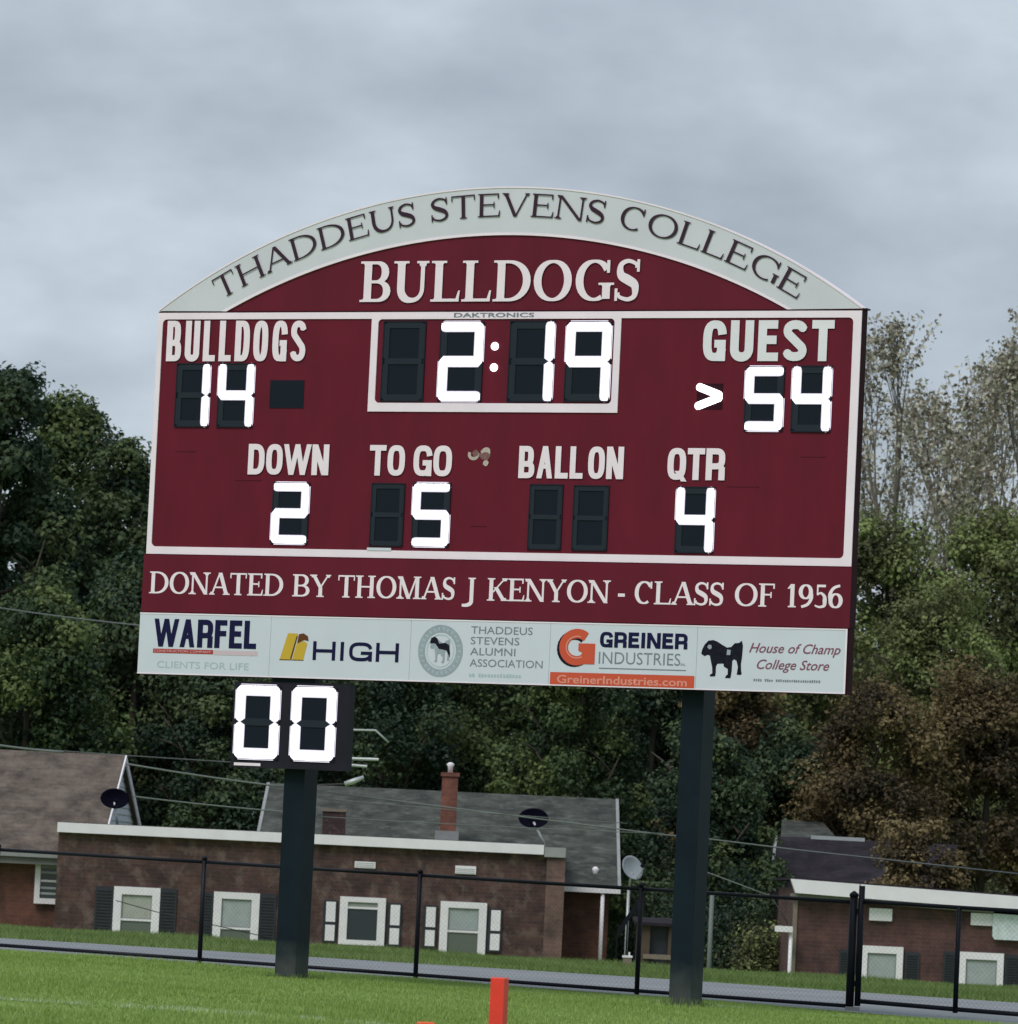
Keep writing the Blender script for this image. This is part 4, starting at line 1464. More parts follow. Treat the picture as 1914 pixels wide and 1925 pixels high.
MB(OL).slab(Rc+Vector((.03, 0, .0)), Fc+Vector((.03, 0, 0)), Fc+Vector((.03, 0, -.12)), Rc+Vector((.03, 0, -.12)), .03).build('rake_board', 'white_paint', lh)
wallz = Fc.z-.16
w0 = Fc+ax*LL
q = MB(OL)
a_, b_, c_, d_ = F2+Vector((0, .35, 0)), B2-Vector((0, .35, 0)), B2-Vector((0, .35, 0))+ax*LL, F2+Vector((0, .35, 0))+ax*LL
q.add([(v.x, v.y, z) for z in (HB, Fc.z-.03) for v in (a_, b_, c_, d_)], [(0, 1, 5, 4), (1, 2, 6, 5), (2, 3, 7, 6), (3, 0, 4, 7), (4, 5, 6, 7)])
q.build('wall', 'brick_red', lh)
g_a = Fc+Vector((0, -.02, -.02)); g_b = g_a+ax*LL
MB(OL).slab(g_b+Vector((0, -.1, 0)), g_a+Vector((0, -.1, 0)), g_a, g_b, .10).build('gutter', 'grey_paint', lh)
MB(OL).slab(g_b+Vector((0, -.02, -.24)), g_a+Vector((0, -.02, -.24)), g_a+Vector((0, -.02, -.11)), g_b+Vector((0, -.02, -.11)), .03).build('fascia', 'fascia_grey', lh)
YW = 107.34
x0, x1, z0, z1 = rect(66, 1614, 150, 1700, YW)
mw = MB(OL)
frame_boxes(mw, x0, x1, z0, z1, YW-.001, .11, .07)
wn = mw.build('window', 'white_paint', lh)
MB(OL).box(x0+.11, x1-.11, YW-.03, YW-.002, z0+.11, z1-.11).build('pane', 'glass_dark', wn)
for k in (.14, .30, .50, .74, .90):
    zz = z0+.11+(z1-z0-.22)*k
    MB(OL).box(x0+.11, x1-.11, YW-.042, YW-.0305, zz-.022, zz+.022).build('blind_slat', 'white_paint' if k == .5 else 'blind_grey', wn)

# --- right brick house
YQ = 98.0
OQ = (7.5, YQ, -1.0)
rh = empty('maroon_brick_house', OQ, 'low maroon brick house with thick white roof edge behind the gate', 'house')
lx = at(1492, 1750, YQ).x
zt0 = at(1492, 1668, YQ).z; zt1 = at(1914, 1704, YQ).z
rx = at(2250, 1800, YQ).x
slope = (zt1-zt0)/(at(1914, 1704, YQ).x-lx)
zr = zt0+slope*(rx-lx)
MB(OQ).prism([(lx+.02, HB), (rx, HB), (rx, zr), (lx+.02, zt0)], YQ, YQ+6).build('wall', 'brick_right', rh)
ea, eb = at(1488, 1652, YQ-.5), at(1914, 1685, YQ-.5)
s2 = (eb.z-ea.z)/(eb.x-ea.x)
hh = .255
ex = rx+.2
joint = at(1618, 1680, YQ-.5).x
for (xa_, xb_) in ((ea.x, joint-.01), (joint+.01, ex)):
    za_, zb_ = ea.z+s2*(xa_-ea.x), ea.z+s2*(xb_-ea.x)
    MB(OQ).prism([(xa_+(.10 if xa_ == ea.x else 0), za_-hh), (xb_, zb_-hh), (xb_, zb_), (xa_, za_)], YQ-.30, YQ-.02).build('roof_edge', 'white_paint', rh)
MB(OQ).prism([(ea.x, ea.z-.02), (ex, ea.z+s2*(ex-ea.x)-.02), (ex, ea.z+s2*(ex-ea.x)+.03), (ea.x, ea.z+.03)], YQ-.20, YQ+6).build('flat_roof', 'roof_dark', rh)
MB(OQ).prism([(ea.x+.02, ea.z-hh-.09), (ex, ea.z+s2*(ex-ea.x)-hh-.09), (ex, ea.z+s2*(ex-ea.x)-hh-.01), (ea.x+.02, ea.z-hh-.01)], YQ-.12, YQ+.02).build('soffit_board', 'fascia_grey', rh)
cx_ = at(1493, 1740, YQ).x
MB(OQ).box(cx_-.03, cx_+.05, YQ-.03, YQ-.001, HB, zt0-.05).build('corner_trim', 'tan', rh)
for b in ((1634, 1708, 1677, 1731), (1825, 1717, 1870, 1740)):
    x0, x1, z0, z1 = rect(*b, YQ)
    MB(OQ).box(x0, x1, YQ-.06, YQ-.001, z0, z1).build('wall_vent', 'white_paint', rh)
x0, x1, z0, z1 = rect(1866, 1708, 1960, 1768, YQ)
MB(OQ).prism([(x0+.04, z0), (x1, z0), (x1, z1), (x0+.02, z1), (x0, z1-.06), (x0, z0+.06)], YQ-.12, YQ-.001).build('white_awning_panel', 'siding', rh)
window(rh, OQ, (1618, 1779, 1697, 1838), YQ, .12, ('blind_grey', 'blind_grey'), .8, 'white window behind the gate post', ext=.45, wt=.13)
window(rh, OQ, (1803, 1791, 1886, 1850), YQ, .12, ('blind_grey', 'blind_grey'), .8, 'white window near the right edge', ext=.45, wt=.13)
for b in ((1577, 1785, 1608, 1838), (1701, 1790, 1728, 1842), (1773, 1789, 1800, 1842), (1889, 1795, 1920, 1850)):
    shutter(rh, OQ, b, YQ, ext=.35)
dw = at(1486, 1780, YQ-.3)
MB(OQ).tube([(dw.x, YQ-.3, HB), (dw.x, YQ-.3, at(1486, 1752, YQ-.3).z)], .035, 8).build('downspout', 'white_paint', rh, True)
dw2 = rect(1457, 1741, 1490, 1752, YQ-.3)
MB(OQ).box(dw2[0], dw2[1], YQ-.4, YQ-.2, dw2[2], dw2[3]).build('white_ledge', 'white_paint', rh)

# --- dark roofed house between the right houses and trees
YD = 112.0
OD = (6, YD, -1.0)
dh = empty('dark_roofed_house', OD, 'dark slate-roofed house half hidden by the trees left of the maroon brick house', 'house')
ra, rb = at(1462, 1572, YD+4), at(1800, 1588, YD+4)
ea_, eb_ = at(1447, 1690, YD), at(1800, 1704, YD)
MB(OD).slab(ea_, eb_, rb, ra, .1).build('roof', 'roof_dark', dh)
MB(OD).slab(ra, rb, rb+Vector((0, 4, -1.2)), ra+Vector((0, 4, -1.2)), .1).build('roof', 'roof_dark', dh)
MB(OD).box(ea_.x+.05, eb_.x, YD+.2, YD+7, HB, ea_.z-.12).build('wall', 'wall_brown', dh)
ga, gb_ = at(1465, 1546, YD+6), at(1555, 1560, YD+6)
MB(OD).add([at(1468, 1574, YD+4.1), at(1575, 1578, YD+4.1), at(1548, 1546, YD+6.2), at(1470, 1541, YD+6.2)], [(0, 1, 2, 3)]).build('upper_roof', 'roof_grey', dh)
fa, fb = at(1525, 1573, YD+3.9), at(1626, 1578, YD+3.9)
MB(OD).slab(fa+Vector((0, 0, -.05)), fb+Vector((0, 0, -.05)), fb+Vector((0, 0, .03)), fa+Vector((0, 0, .03)), .05).build('ridge_flashing', 'metal', dh)
MB(OD).slab(ea_+Vector((-.06, 0, 0)), ea_+Vector((0, -.01, 0)), ra+Vector((0, 0, .02)), ra+Vector((-.06, 0, .02)), .12).build('rake_board', 'grey_paint', dh)

# --- small shed behind the right post
YS_ = 101.0
x0, x1, z0, z1 = rect(1200, 1738, 1268, 1808, YS_)
OS = (x0, YS_, -1)
sh = empty('garden_shed', OS, 'small brown wooden shed with dark doorway, left of the right scoreboard post', 'shed')
MB(OS).box(x0, x0+.22, YS_, YS_+1.6, HB, z1).box(x1-.12, x1, YS_, YS_+1.6, HB, z1).box(x0, x1, YS_+1.5, YS_+1.59, HB, z1-.01).build('wall', 'wood', sh)
MB(OS).box(x0+.221, x1-.121, YS_+.15, YS_+.20, HB, z1).build('door', 'shutter', sh)
MB(OS).box(x0+.1, x1, YS_-.06, YS_+.02, z0+.05, z0+.14).build('sill', 'tan', sh)
MB(OS).slab((x0-.08, YS_-.1, z1+.03), (x1+.08, YS_-.1, z1+.03), (x1+.08, YS_+1.7, z1+.12), (x0-.08, YS_+1.7, z1+.12), .06).build('roof', 'roof_dark', sh)
# dark handrail leaning down beside the shed
ha, hb = at(1160, 1764, 103), at(1199, 1706, 103)
hr = empty('stair_railing', tuple(ha), 'dark slanting stair railing between the grey-roofed house and the shed', 'railing')
HO = tuple(ha)
MB(HO).slab(ha, hb, hb+Vector((0, 0, .16)), ha+Vector((0, 0, .16)), .05).build('handrail', 'black', hr)
for t_ in (.02, .5, .97):
    p_ = ha.lerp(hb, t_)
    MB(HO).tube([(p_.x, p_.y+.02, HB), (p_.x, p_.y+.02, p_.z+.05)], .018, 6).build('baluster', 'black', hr)

# --- satellite dishes
def dish(c, r, tilt, yaw_, material, arm_to, label, squash=.72, rim=True):
    o = empty('satellite_dish', tuple(arm_to), label, 'satellite dish')
    O_ = tuple(arm_to)
    R_ = Matrix.Rotation(yaw_, 3, 'Z') @ Matrix.Rotation(tilt, 3, 'X')
    def build_shell(depth, off):
        vs, fs = [], []
        n, mN = 28, 6
        for j in range(mN+1):
            rr = r*j/mN
            for k in range(n):
                a = 2*math.pi*k/n
                p_ = Vector((rr*math.cos(a), off - depth*(1-(j/mN)**2)*-1, rr*squash*math.sin(a)))
                vs.append(Vector(c)+R_ @ p_)
        for j in range(mN):
            for k in range(n):
                fs.append((j*n+k, j*n+(k+1) % n, (j+1)*n+(k+1) % n, (j+1)*n+k))
        return vs, fs
    v1, f1 = build_shell(.07, 0)
    v2, f2 = build_shell(.07, .012)
    mb = MB(O_)
    mb.add(v1, f1)
    mb.add(v2, f2)
    n = 28
    nn = len(v1)
    mb.f += [(6*n+k, 6*n+(k+1) % n, nn+6*n+(k+1) % n, nn+6*n+k) for k in range(n)]
    mb.build('reflector', material, o, True)
    low = Vector(c)+R_ @ Vector((0, .05, -r*squash*.35))
    MB(O_).tube([Vector(arm_to), low.lerp(Vector(arm_to), .45), low], .024, 8).build('mast', 'metal', o, True)
    tip = Vector(c)+R_ @ Vector((0, -r*1.1, -r*.35))
    MB(O_).tube([Vector(c)+R_ @ Vector((0, -.01, -r*squash)), tip], .012, 6).build('feed_arm', 'metal' if material != 'dish_dark' else 'dish_dark', o)
    MB(O_).tube([tip, tip+R_ @ Vector((0, .07, .06))], .026, 8).build('feed_horn', 'dish_dark', o)
    return o
dish(at(216, 1501, 104.4), .285, -.10, .15, 'dish_dark', at(221, 1552, 104.5), 'black satellite dish in front of the white gable at the left', .70)
dish(at(1003, 1538, 104.3), .30, -.15, -.2, 'dish_dark', at(1024, 1588, 104.3), 'black satellite dish above the right end of the flat-topped building', .66)
dish(at(1190, 1631, 103.6), .27, -.35, .75, 'dish_grey', at(1182, 1672, 103.8), 'pale grey satellite dish at the corner of the grey-roofed house', .92)
# mast carrying the grey dish
a_ = at(1182, 1672, 103.8)
mp_ = MB((a_.x, a_.y, -1)).tube([(a_.x, a_.y+.01, HB), (a_.x, a_.y+.01, a_.z+.0)], .03, 8)
o = mp_.build('dish_pole', 'metal', None, True)
o.location = (a_.x, a_.y, -1)
tag(o, 'thin metal pole under the pale grey satellite dish', 'pole')

# slim poles and utility pedestal
def lone_pole(px, top, Y, r, material, label, name='metal_pole', base=-1.1):
    a_ = at(px, top, Y)
    mb = MB((a_.x, Y, base))
    mb.tube([(a_.x, Y, base), (a_.x, Y, a_.z)], [r*1.1, r], 8)
    o = mb.build(name, material, None, True)
    o.location = (a_.x, Y, base)
    return tag(o, label, 'pole')
lone_pole(1339, 1678, 97, .040, 'wire', 'slim pale pole just right of the right scoreboard post')
pdp = ground(1046, 1793)
pdp = Vector((pdp.x, 86.5, gz(pdp.x, 86.5)))
pd = empty('utility_pedestal', tuple(pdp), 'small pale utility pedestal standing on the grass verge', 'utility box')
MB().box(-.07, .07, -.06, .06, -.05, .15).build('housing', 'tan', pd)
MB().box(-.082, .082, -.07, .07, .1505, .185).build('lid', 'white_paint', pd)
MB().tube([(.03, 0, .18), (.03, 0, .24)], .015, 6).build('knob', 'white_paint', pd)

# --- utility pole behind the play clock with crossarms
YP = 100.0
up_x = at(575, 1500, YP).x
OP = (up_x, YP, -1.0)
upo = empty('utility_pole', OP, 'wooden utility pole hidden behind the play clock, its pale arms showing at the right', 'utility pole')
MB(OP).tube([(up_x, YP, HB), (up_x, YP, at(640, 1300, YP).z)], [.14, .11], 10).build('pole', 'wood', upo, True)
def P3(px, py, dy=0): return at(px, py, YP+dy)
MB(OP).tube([P3(600, 1369), P3(655, 1372), P3(706, 1373), P3(731, 1396)], .022, 6).build('lamp_arm', 'metal', upo, True)
MB(OP).tube([P3(600, 1424), P3(712, 1428)], .032, 6).build('crossarm', 'metal', upo)
MB(OP).tube([P3(600, 1438), P3(655, 1438), P3(690, 1441)], .028, 6).build('crossarm', 'metal', upo)
MB(OP).tube([P3(657, 1425), P3(657, 1440)], .03, 6).build('bracket', 'metal', upo)
MB(OP).tube([P3(648, 1474), P3(664, 1469), P3(684, 1461)], [.045, .055, .035], 8).build('insulator', 'metal', upo, True)
MB(OP).tube([P3(575, 1476), P3(648, 1474)], .015, 6).build('bracket', 'wire_dark', upo)

def wire(pts, Y, r, material, label, sag=0.0):
    P_ = [at(x, y, Y) for x, y in pts]
    if len(P_) == 2:
        n = 10
        P_ = [P_[0].lerp(P_[1], k/n)-Vector((0, 0, sag*4*(k/n)*(1-k/n))) for k in range(n+1)]
    o0 = P_[0]
    mb = MB(tuple(o0))
    mb.tube(P_, r, 5)
    o = mb.build('power_line', material, None, True)
    o.location = o0
    return tag(o, label, 'cable', 'overhead cables')
wire([(-80, 1130), (330, 1182)], 118, .016, 'wire', 'cable crossing the dark trees left of the sponsor panels', .05)
wire([(-80, 1388), (120, 1414)], 100, .022, 'wire', 'cable just above the brown roof at the left edge', .03)
wire([(238, 1436), (532, 1479)], 100, .018, 'wire', 'upper cable between the white gable and the left post', .02)
wire([(250, 1497), (560, 1528)], 100, .014, 'wire', 'lower cable between the white gable and the left post', .02)
wire([(600, 1487), (1245, 1569), (1330, 1577), (1500, 1598), (1990, 1651)], 100.5, .014, 'wire', 'long cable running over the grey roof to the right edge')
wire([(600, 1535), (1245, 1567)], 100.2, .008, 'wire', 'thin cable low over the grey roof', .02)
wire([(600, 1500), (1180, 1548)], 100.1, .007, 'wire', 'thin cable in the middle of the grey roof', .02)
wire([(-40, 1400), (560, 1440)], 118.5, .010, 'wire', 'faint cable behind the left houses', .02)
wire([(1330, 1640), (1450, 1685), (1482, 1738)], 99, .010, 'wire', 'service cable dropping to the maroon brick house')
wire([(218, 1693), (300, 1716), (560, 1775)], 92, .008, 'wire_dark', 'dark cable slanting in front of the first white window', .02)

# ------------------------------------------------------------------ vegetation
def leaf_mesh(cent, nor, size, tint, name, material, parent=None, aspect=.62):
    n = len(cent)
    nor = nor/np.linalg.norm(nor, axis=1, keepdims=True)
    rv = rng.normal(size=(n, 3))
    a = np.cross(nor, rv)
    a /= np.linalg.norm(a, axis=1, keepdims=True)
    b = np.cross(nor, a)
    s = size[:, None]
    fold = nor*s*.18
    v = np.empty((n, 4, 3))
    v[:, 0] = cent-a*s*.5
    v[:, 1] = cent-b*s*.5*aspect+fold
    v[:, 2] = cent+a*s*.5
    v[:, 3] = cent+b*s*.5*aspect+fold
    me = bpy.data.meshes.new(name)
    me.vertices.add(n*4)
    me.vertices.foreach_set('co', v.reshape(-1).astype(np.float32))
    me.loops.add(n*4)
    me.loops.foreach_set('vertex_index', np.arange(n*4, dtype=np.int32))
    me.polygons.add(n)
    me.polygons.foreach_set('loop_start', np.arange(0, n*4, 4, dtype=np.int32))
    me.polygons.foreach_set('loop_total', np.full(n, 4, dtype=np.int32))
    at_ = me.attributes.new('tint', 'FLOAT', 'FACE')
    at_.data.foreach_set('value', tint.astype(np.float32))
    me.update(calc_edges=True)
    me.materials.append(MT[material])
    o = bpy.data.objects.new(name, me)
    C.objects.link(o)
    if parent: o.parent = parent
    return o

def envelope(u, shape):
    """radius factor at relative height u (0 bottom of crown, 1 top)"""
    if shape == 'round':
        return math.sqrt(max(0, 1-(2*u-1)**2))*.35+.65*math.sqrt(max(0, 1-max(0, (u-.3)/.7)**2))
    if shape == 'tall':
        return .35+.65*math.sin(math.pi*min(1, u*.85+.12)) if u < .95 else .3
    return 1

def tree(px, top, wpx, Y, kind, label, n=26000, leaf=.17, shape='round', base_u=.06, name='leafy_tree', group='trees behind the houses', clumps=85, spread=1.0):
    n = int(n*1.6)
    leaf = leaf*.86
    c = at(px, 1500, Y)
    tz = at(px, top, Y).z
    x0 = c.x + (tz-c.z)*0.0
    g = gz(c.x, Y)
    root = empty(name, (x0, Y, g), label, 'tree', group)
    H = tz-g
    R0 = wpx*Y/F/2
    # limbs
    tips = []
    mb = MB()
    tr = max(.12, H*.022)
    lean = Vector((random.uniform(-.3, .3), random.uniform(-.3, .3), 0))
    tp = [Vector((0, 0, -.2))+lean*0, Vector((0, 0, H*.25))+lean*.4, Vector((0, 0, H*.55))+lean, Vector((lean.x*1.5, lean.y*1.5, H*.9))]
    mb.tube(tp, [tr, tr*.8, tr*.5, tr*.10], 8)
    nl = 14
    for i in range(nl):
        u = .22+.65*i/nl
        p0 = Vector((0, 0, H*u))+lean*min(1.2, u*1.4)
        a = i*2.4+random.uniform(-.4, .4)
        hu = min(1, max(.02, (u+.18-base_u)/(1-base_u)))
        rad = R0*envelope(hu, shape)*random.uniform(.7, .95)
        p2 = Vector((math.cos(a)*rad, math.sin(a)*rad, H*min(.96, u+random.uniform(.10, .24))))
        p1 = p0.lerp(p2, .5)+Vector((0, 0, -.04*H))
        mb.tube([p0, p1, p2], [tr*.34*(1.15-u), tr*.22*(1.15-u), .018], 5)
        for k in range(3):
            q0 = p0.lerp(p2, .4+.2*k)
            q1 = q0+Vector((random.uniform(-1, 1)*R0*.35, random.uniform(-1, 1)*R0*.35, random.uniform(.2, .9)*R0*.4))
            mb.tube([q0, q0.lerp(q1, .5)+Vector((0, 0, .05)), q1], [.035, .02, .01], 4)
            tips.append(q1)
    mb.build('trunk', 'bark', root, True)
    # crown clumps
    cl = []
    for i in range(clumps):
        u = random.random()**.9
        r = R0*envelope(u, shape)*(random.random()**.42)
        a = random.uniform(0, 2*math.pi)
        z = H*(base_u+(1-base_u)*u)*.97
        cl.append((math.cos(a)*r, math.sin(a)*r, z))
    cl += [tuple(t) for t in tips[::2]]
    cl = np.array(cl)
    cr_ = rng.uniform(.11, .21, len(cl))*min(R0*2, 6.5)*spread
    ctint = rng.uniform(0, 1, len(cl))
    idx = rng.integers(0, len(cl), n)
    d = rng.normal(size=(n, 3))
    d /= np.linalg.norm(d, axis=1, keepdims=True)
    rr = cr_[idx]*(rng.uniform(0, 1, n)**.38)
    # lumpy twigs inside the clump
    lump = 1+.25*np.sin(d[:, 0]*6+idx)*np.cos(d[:, 2]*5+idx*1.7)
    cent = cl[idx]+d*(rr*lump)[:, None]*np.array([1, 1, .78])
    cent[:, 2] = np.maximum(cent[:, 2], .1)
    nor = d*.8+np.array([0, 0, .55])+rng.normal(size=(n, 3))*.55
    size = rng.uniform(.6, 1.35, n)*leaf
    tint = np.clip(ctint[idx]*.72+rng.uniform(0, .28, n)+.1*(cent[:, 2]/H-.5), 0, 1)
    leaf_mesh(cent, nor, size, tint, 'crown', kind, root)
    return root

D_, M_, B_, A_, S_ = 'leaf_dark', 'leaf_mid', 'leaf_brown', 'leaf_autumn', 'leaf_sparse'
tree(-30, 668, 330, 136, D_, 'tallest dark green tree at the left edge', 34000, .19)
tree(95, 735, 300, 141, M_, 'dark green tree whose top steps down right of the tallest one', 24000, .18)
tree(192, 800, 270, 139, D_, 'dark green tree with its top beside the upper left corner of the scoreboard', 22000, .18)
tree(50, 1120, 330, 124, M_, 'green tree low in front of the left trees above the brown roof', 22000, .16)
tree(235, 1060, 300, 128, D_, 'dark tree left of the sponsor panels', 24000, .17)
tree(300, 900, 300, 144, D_, 'dark tree rising behind the left edge of the scoreboard', 18000, .2)
tree(400, 1230, 300, 126, D_, 'dark low tree left of the play clock', 22000, .15)
tree(560, 1150, 330, 131, D_, 'dark tree behind the play clock', 20000, .17)
tree(720, 1190, 300, 127, D_, 'dark green tree above the chimney', 24000, .14)
tree(900, 1120, 330, 130, M_, 'green tree above the black dish right of the chimney', 24000, .15)
tree(1075, 1200, 290, 126, M_, 'lighter green tree above the right end of the grey roof', 22000, .14)
tree(1200, 1130, 300, 133, D_, 'dark tree left of the right scoreboard post', 20000, .17)
tree(820, 1050, 500, 150, D_, 'large dark tree standing furthest back behind the middle of the board', 18000, .24)
tree(1370, 1200, 230, 122, A_, 'russet tree with yellowish tufts right of the right post', 20000, .13)
tree(1330, 1370, 260, 113, D_, 'dark low tree behind the right scoreboard post', 20000, .13)
tree(1470, 1060, 330, 134, B_, 'brown-green tree behind the lower right corner of the scoreboard', 22000, .16)
tree(1480, 1370, 240, 121, D_, 'dark green tree above the dark slate roof', 16000, .14)
tree(1640, 940, 330, 138, B_, 'olive brown tree beside the right edge of the scoreboard', 26000, .15)
tree(1860, 950, 330, 136, B_, 'yellowish green tree at the right edge', 26000, .15)
tree(1750, 1080, 300, 128, B_, 'olive tree below the bare tops at the right', 24000, .14)
tree(1640, 1290, 300, 119, A_, 'russet tree above the joint of the white roof edge', 24000, .125)
tree(1840, 1270, 330, 121, A_, 'russet brown tree at the right edge above the maroon house', 26000, .13)

tree(1735, 1555, 210, 107, A_, 'low russet tree standing in front of the right part of the dark slate roof', 9000, .115, clumps=50)

def bare_tree(px, top, wpx, Y, label, n=5200, seed=3):
    rnd = random.Random(seed)
    c = at(px, 1300, Y)
    tz = at(px, top, Y).z
    g = gz(c.x, Y)
    root = empty('sparse_tree', (c.x, Y, g), label, 'tree', 'thinly leaved trees at the right')
    H = tz-g
    R0 = wpx*Y/F/2
    mb = MB()
    tips = []
    def grow(p, d, l, r, depth):
        q = p+d*l
        midp = p.lerp(q, .5)+Vector((rnd.uniform(-1, 1), rnd.uniform(-1, 1), 0))*l*.06
        mb.tube([p, midp, q], [r, r*.82, r*.62], 6 if depth < 3 else 3, False)
        if depth >= 3:
            tips.append((midp, q))
        if depth >= 5:
            return
        for k in range(3 if depth < 3 else 2):
            nd = (d+Vector((rnd.uniform(-1, 1), rnd.uniform(-1, 1), rnd.uniform(-.25, .55)))*(.55 if depth else .35)).normalized()
            grow(q, nd, l*rnd.uniform(.62, .82), r*.56, depth+1)
    for k in range(7):
        a = k*2.4+seed
        grow(Vector((0, 0, H*(.22+.07*k))), Vector((math.cos(a)*(.9-.08*k), math.sin(a)*(.9-.08*k), 1)).normalized(), H*(.17-.012*k), .11, 0)
    mb.tube([Vector((0, 0, -.2)), Vector((.1, 0, H*.4)), Vector((-.05, 0, H*.80))], [.30, .18, .03], 10)
    # fit the growth to the height and spread of the tree
    zs = max(v.z for v in mb.v)
    kz = H/zs
    kx = kz*.62
    mb.v = [Vector((v.x*kx, v.y*kx, v.z*kz)) for v in mb.v]
    mb.build('trunk', 'bark_pale', root)
    T = np.array([[(a.x*kx, a.y*kx, a.z*kz), (b.x*kx, b.y*kx, b.z*kz)] for a, b in tips])
    idx = rng.integers(0, len(T), n)
    t = rng.uniform(0, 1.1, n)[:, None]
    cent = T[idx, 0]*(1-t)+T[idx, 1]*t+rng.normal(size=(n, 3))*.12
    leaf_mesh(cent, rng.normal(size=(n, 3))+np.array([0, 0, .3]), rng.uniform(.6, 1.4, n)*.15, rng.uniform(0, 1, n), 'crown', S_, root)
    return root
bare_tree(1668, 592, 430, 150, 'thinly leaved tall tree just right of the scoreboard', 5200, 3)
bare_tree(1775, 715, 380, 158, 'lower thinly leaved tree between the two tallest bare ones', 3600, 8)
bare_tree(1915, 548, 420, 147, 'tallest thinly leaved tree at the right edge', 6200, 5)
bare_tree(1845, 660, 330, 160, 'thinly leaved tree partly hidden behind the tallest one at the right edge', 3200, 12)

# far wood that closes the gaps
n = 70000
cx = rng.uniform(-22, 22, n)
Yw = rng.uniform(160, 172, n)
px_ = 957+cx/165*F
hmax = np.interp(px_, [-300, 0, 250, 900, 1500, 1700, 2200], [13.2, 12.8, 10.5, 8, 7.5, 9.2, 9.2])+np.sin(cx*1.3)*.5+np.sin(cx*3.1)*.3
cz = -1+rng.uniform(0, 1, n)*(hmax+1)
cent = np.stack([cx, Yw, cz], 1)
o = leaf_mesh(cent, rng.normal(size=(n, 3))+np.array([0, -.6, .4]), rng.uniform(.25, .5, n), rng.uniform(0, .35, n), 'distant_wood', 'leaf_dark')
tag(o, 'dark far wood closing the gaps between the trees', 'wood', kind='stuff')

# shrubs between the houses
def shrub(px, top, wpx, Y, kind, label, n=7000):
    c = at(px, top, Y)
    g = -1.0
    root = empty('shrub', (c.x, Y, g), label, 'shrub', 'shrubs between the houses')
    H = c.z-g
    R0 = wpx*Y/F/2
    mb = MB()
    for k in range(6):
        a = k*1.1
        mb.tube([(0, 0, -.1), (math.cos(a)*R0*.4, math.sin(a)*R0*.4, H*.5), (math.cos(a)*R0*.6, math.sin(a)*R0*.6, H*.85)], [.04, .025, .01], 5)
    mb.build('stems', 'bark', root)
    cl = rng.normal(size=(34, 3))*np.array([R0*.42, R0*.3, H*.24])+np.array([0, 0, H*.5])
    idx = rng.integers(0, 34, n)
    d = rng.normal(size=(n, 3))*np.array([.2, .2, .17])
    cent = cl[idx]+d
    cent[:, 2] = np.clip(cent[:, 2], .03, H)
    leaf_mesh(cent, d*3+rng.normal(size=(n, 3))*.5+np.array([0, 0, .6]), rng.uniform(.05, .11, n), np.clip(rng.uniform(0, .5, 34)[idx]+rng.uniform(0, .5, n), 0, 1), 'foliage', kind, root)
shrub(1290, 1690, 150, 107, D_, 'dark shrub behind the right scoreboard post')
shrub(1385, 1680, 130, 105, D_, 'dark shrub left of the dark brown wall')
shrub(1235, 1660, 110, 109, D_, 'dark shrub behind the small shed')
shrub(1430, 1730, 80, 103, B_, 'brownish shrub at the corner of the dark brown wall', 4000)

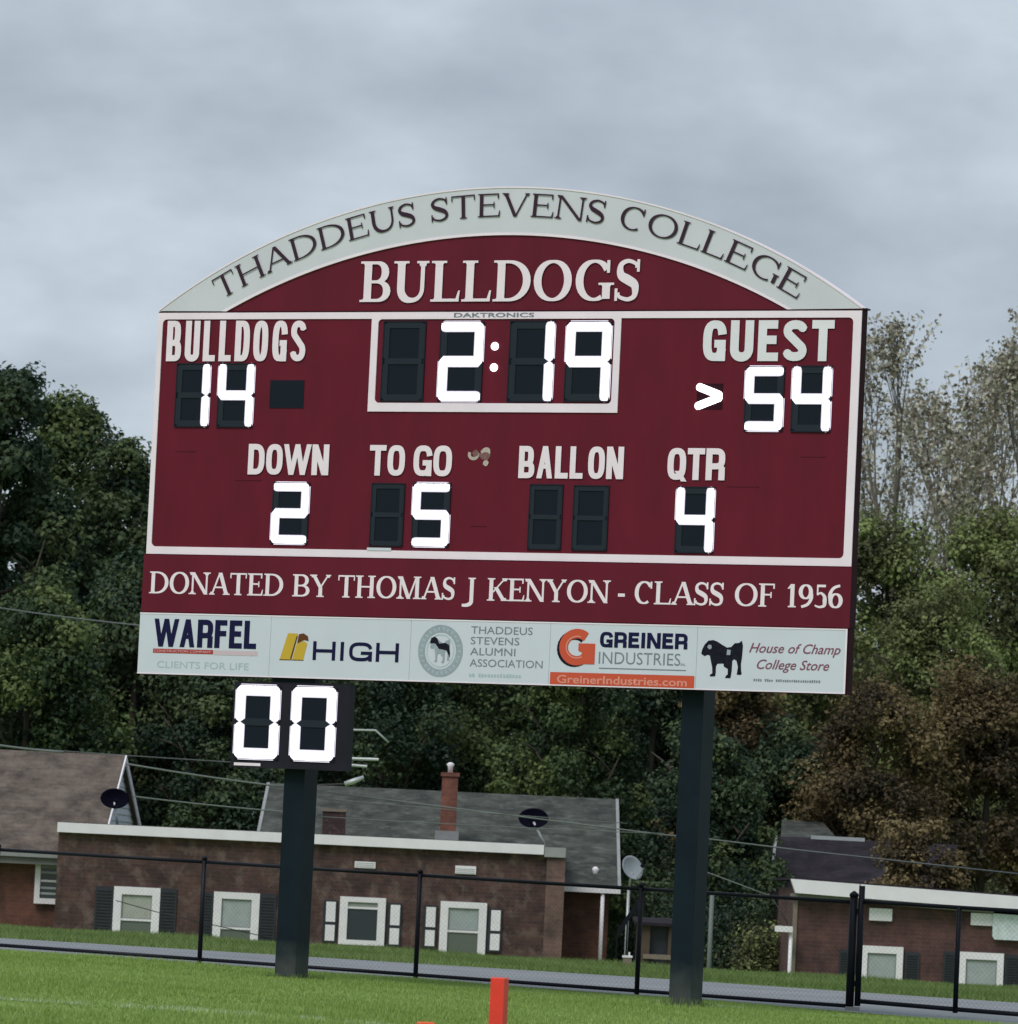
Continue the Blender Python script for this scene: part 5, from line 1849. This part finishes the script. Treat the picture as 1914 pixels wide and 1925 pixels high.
# grass blades
def blades(n, region, h0, h1, w, material, name, label):
    """triangular blades scattered where region(x, y) is true"""
    pts = []
    k_ = 60 if n < 12000 else 4
    x = rng.uniform(-11.5, 11.5, n*k_)
    y = rng.uniform(region[0], region[1], n*k_)
    keep = (np.abs(x) < .108*y) & region[2](x, y)
    x, y = x[keep][:n], y[keep][:n]
    n = len(x)
    z = np.array([gz(a, b) for a, b in zip(x, y)])
    h = rng.uniform(h0, h1, n)*(1+.5*np.sin(x*1.7+y*.9)*np.sin(y*1.3))
    a = rng.uniform(0, math.pi, n)
    lean = rng.normal(size=(n, 2))*h[:, None]*.35
    v = np.empty((n, 3, 3))
    dx, dy = np.cos(a)*w/2, np.sin(a)*w/2
    v[:, 0] = np.stack([x-dx, y-dy, z-.003], 1)
    v[:, 1] = np.stack([x+dx, y+dy, z-.003], 1)
    v[:, 2] = np.stack([x+lean[:, 0], y+lean[:, 1], z+h], 1)
    me = bpy.data.meshes.new(name)
    me.vertices.add(n*3)
    me.vertices.foreach_set('co', v.reshape(-1).astype(np.float32))
    me.loops.add(n*3)
    me.loops.foreach_set('vertex_index', np.arange(n*3, dtype=np.int32))
    me.polygons.add(n)
    me.polygons.foreach_set('loop_start', np.arange(0, n*3, 3, dtype=np.int32))
    me.polygons.foreach_set('loop_total', np.full(n, 3, dtype=np.int32))
    t_ = me.attributes.new('tint', 'FLOAT', 'FACE')
    tn = .45+.13*np.sin(y*.55+x*.35+.9*np.sin(x*.6))+.08*np.sin(y*1.9-x*.5)+.12*np.sin(x*1.9+y*2.3)+rng.uniform(-.25, .25, n)
    t_.data.foreach_set('value', np.clip(tn, 0, 1).astype(np.float32))
    me.update(calc_edges=True)
    me.materials.append(MT[material])
    o = bpy.data.objects.new(name, me)
    C.objects.link(o)
    return tag(o, label, 'grass', kind='stuff')
def field_ok(x, y):
    lim = 60-.55*x-.32-(1.3*np.clip((x-2)/3.5, 0, 1)+1.2*np.clip((x-4.5)/4.5, 0, 1))
    la = ground(-60, 1876); lb = ground(760, 1931)
    ly = la.y+(lb.y-la.y)*(x-la.x)/(lb.x-la.x)
    online = (np.abs(y-ly) < .09) & (x < lb.x)
    return (y < lim) & ~(online & (rng.uniform(0, 1, len(x)) < .85))
blades(210000, (29, 67, field_ok), .018, .042, .013, 'blade', 'field_grass', 'short bright green turf of the sports field')
LA, LB = ground(-60, 1876), ground(760, 1931)
LC, LD = ground(1215, 1885), ground(1400, 1898)
def on_line(x, y):
    la = LA.y+(LB.y-LA.y)*(x-LA.x)/(LB.x-LA.x)
    lc = LC.y+(LD.y-LC.y)*(x-LC.x)/(LD.x-LC.x)
    worn = (np.sin(x*5.1)+np.sin(x*13.7+1)+np.sin(x*2.3+.5)) > -.9
    return worn & (((np.abs(y-la) < .10) & (x < LB.x)) | ((np.abs(y-lc) < .13) & (x > LC.x) & (x < LD.x)))
blades(11000, (38, 58, on_line), .022, .044, .013, 'blade_line', 'painted_line_grass', 'grass blades whitened by the worn field line')
def near_posts(x, y):
    # rougher tufts the mower leaves round the feet of the posts
    r_ = np.zeros(len(x), bool)
    for s_ in (-2.196, 2.31):
        for dy in (.12, .45):
            wx = -0.1915+math.cos(YAW)*s_+math.sin(YAW)*dy
            wy = 55.0-math.sin(YAW)*s_+math.cos(YAW)*dy
            r_ |= (np.hypot(x-wx, (y-wy)) < .22+.08*np.sin(np.arctan2(y-wy, x-wx)*5))
    return r_
blades(3500, (52, 59, near_posts), .04, .085, .013, 'blade_verge', 'post_foot_grass', 'longer rough tufts left round the feet of the scoreboard posts')
blades(120000, (66, 93, lambda x, y: y > 71.85+.2*np.sin(x*.4)-.42*np.maximum(0, x-2)), .03, .085, .016, 'blade_verge', 'verge_grass', 'longer rough grass on the verge beyond the asphalt')
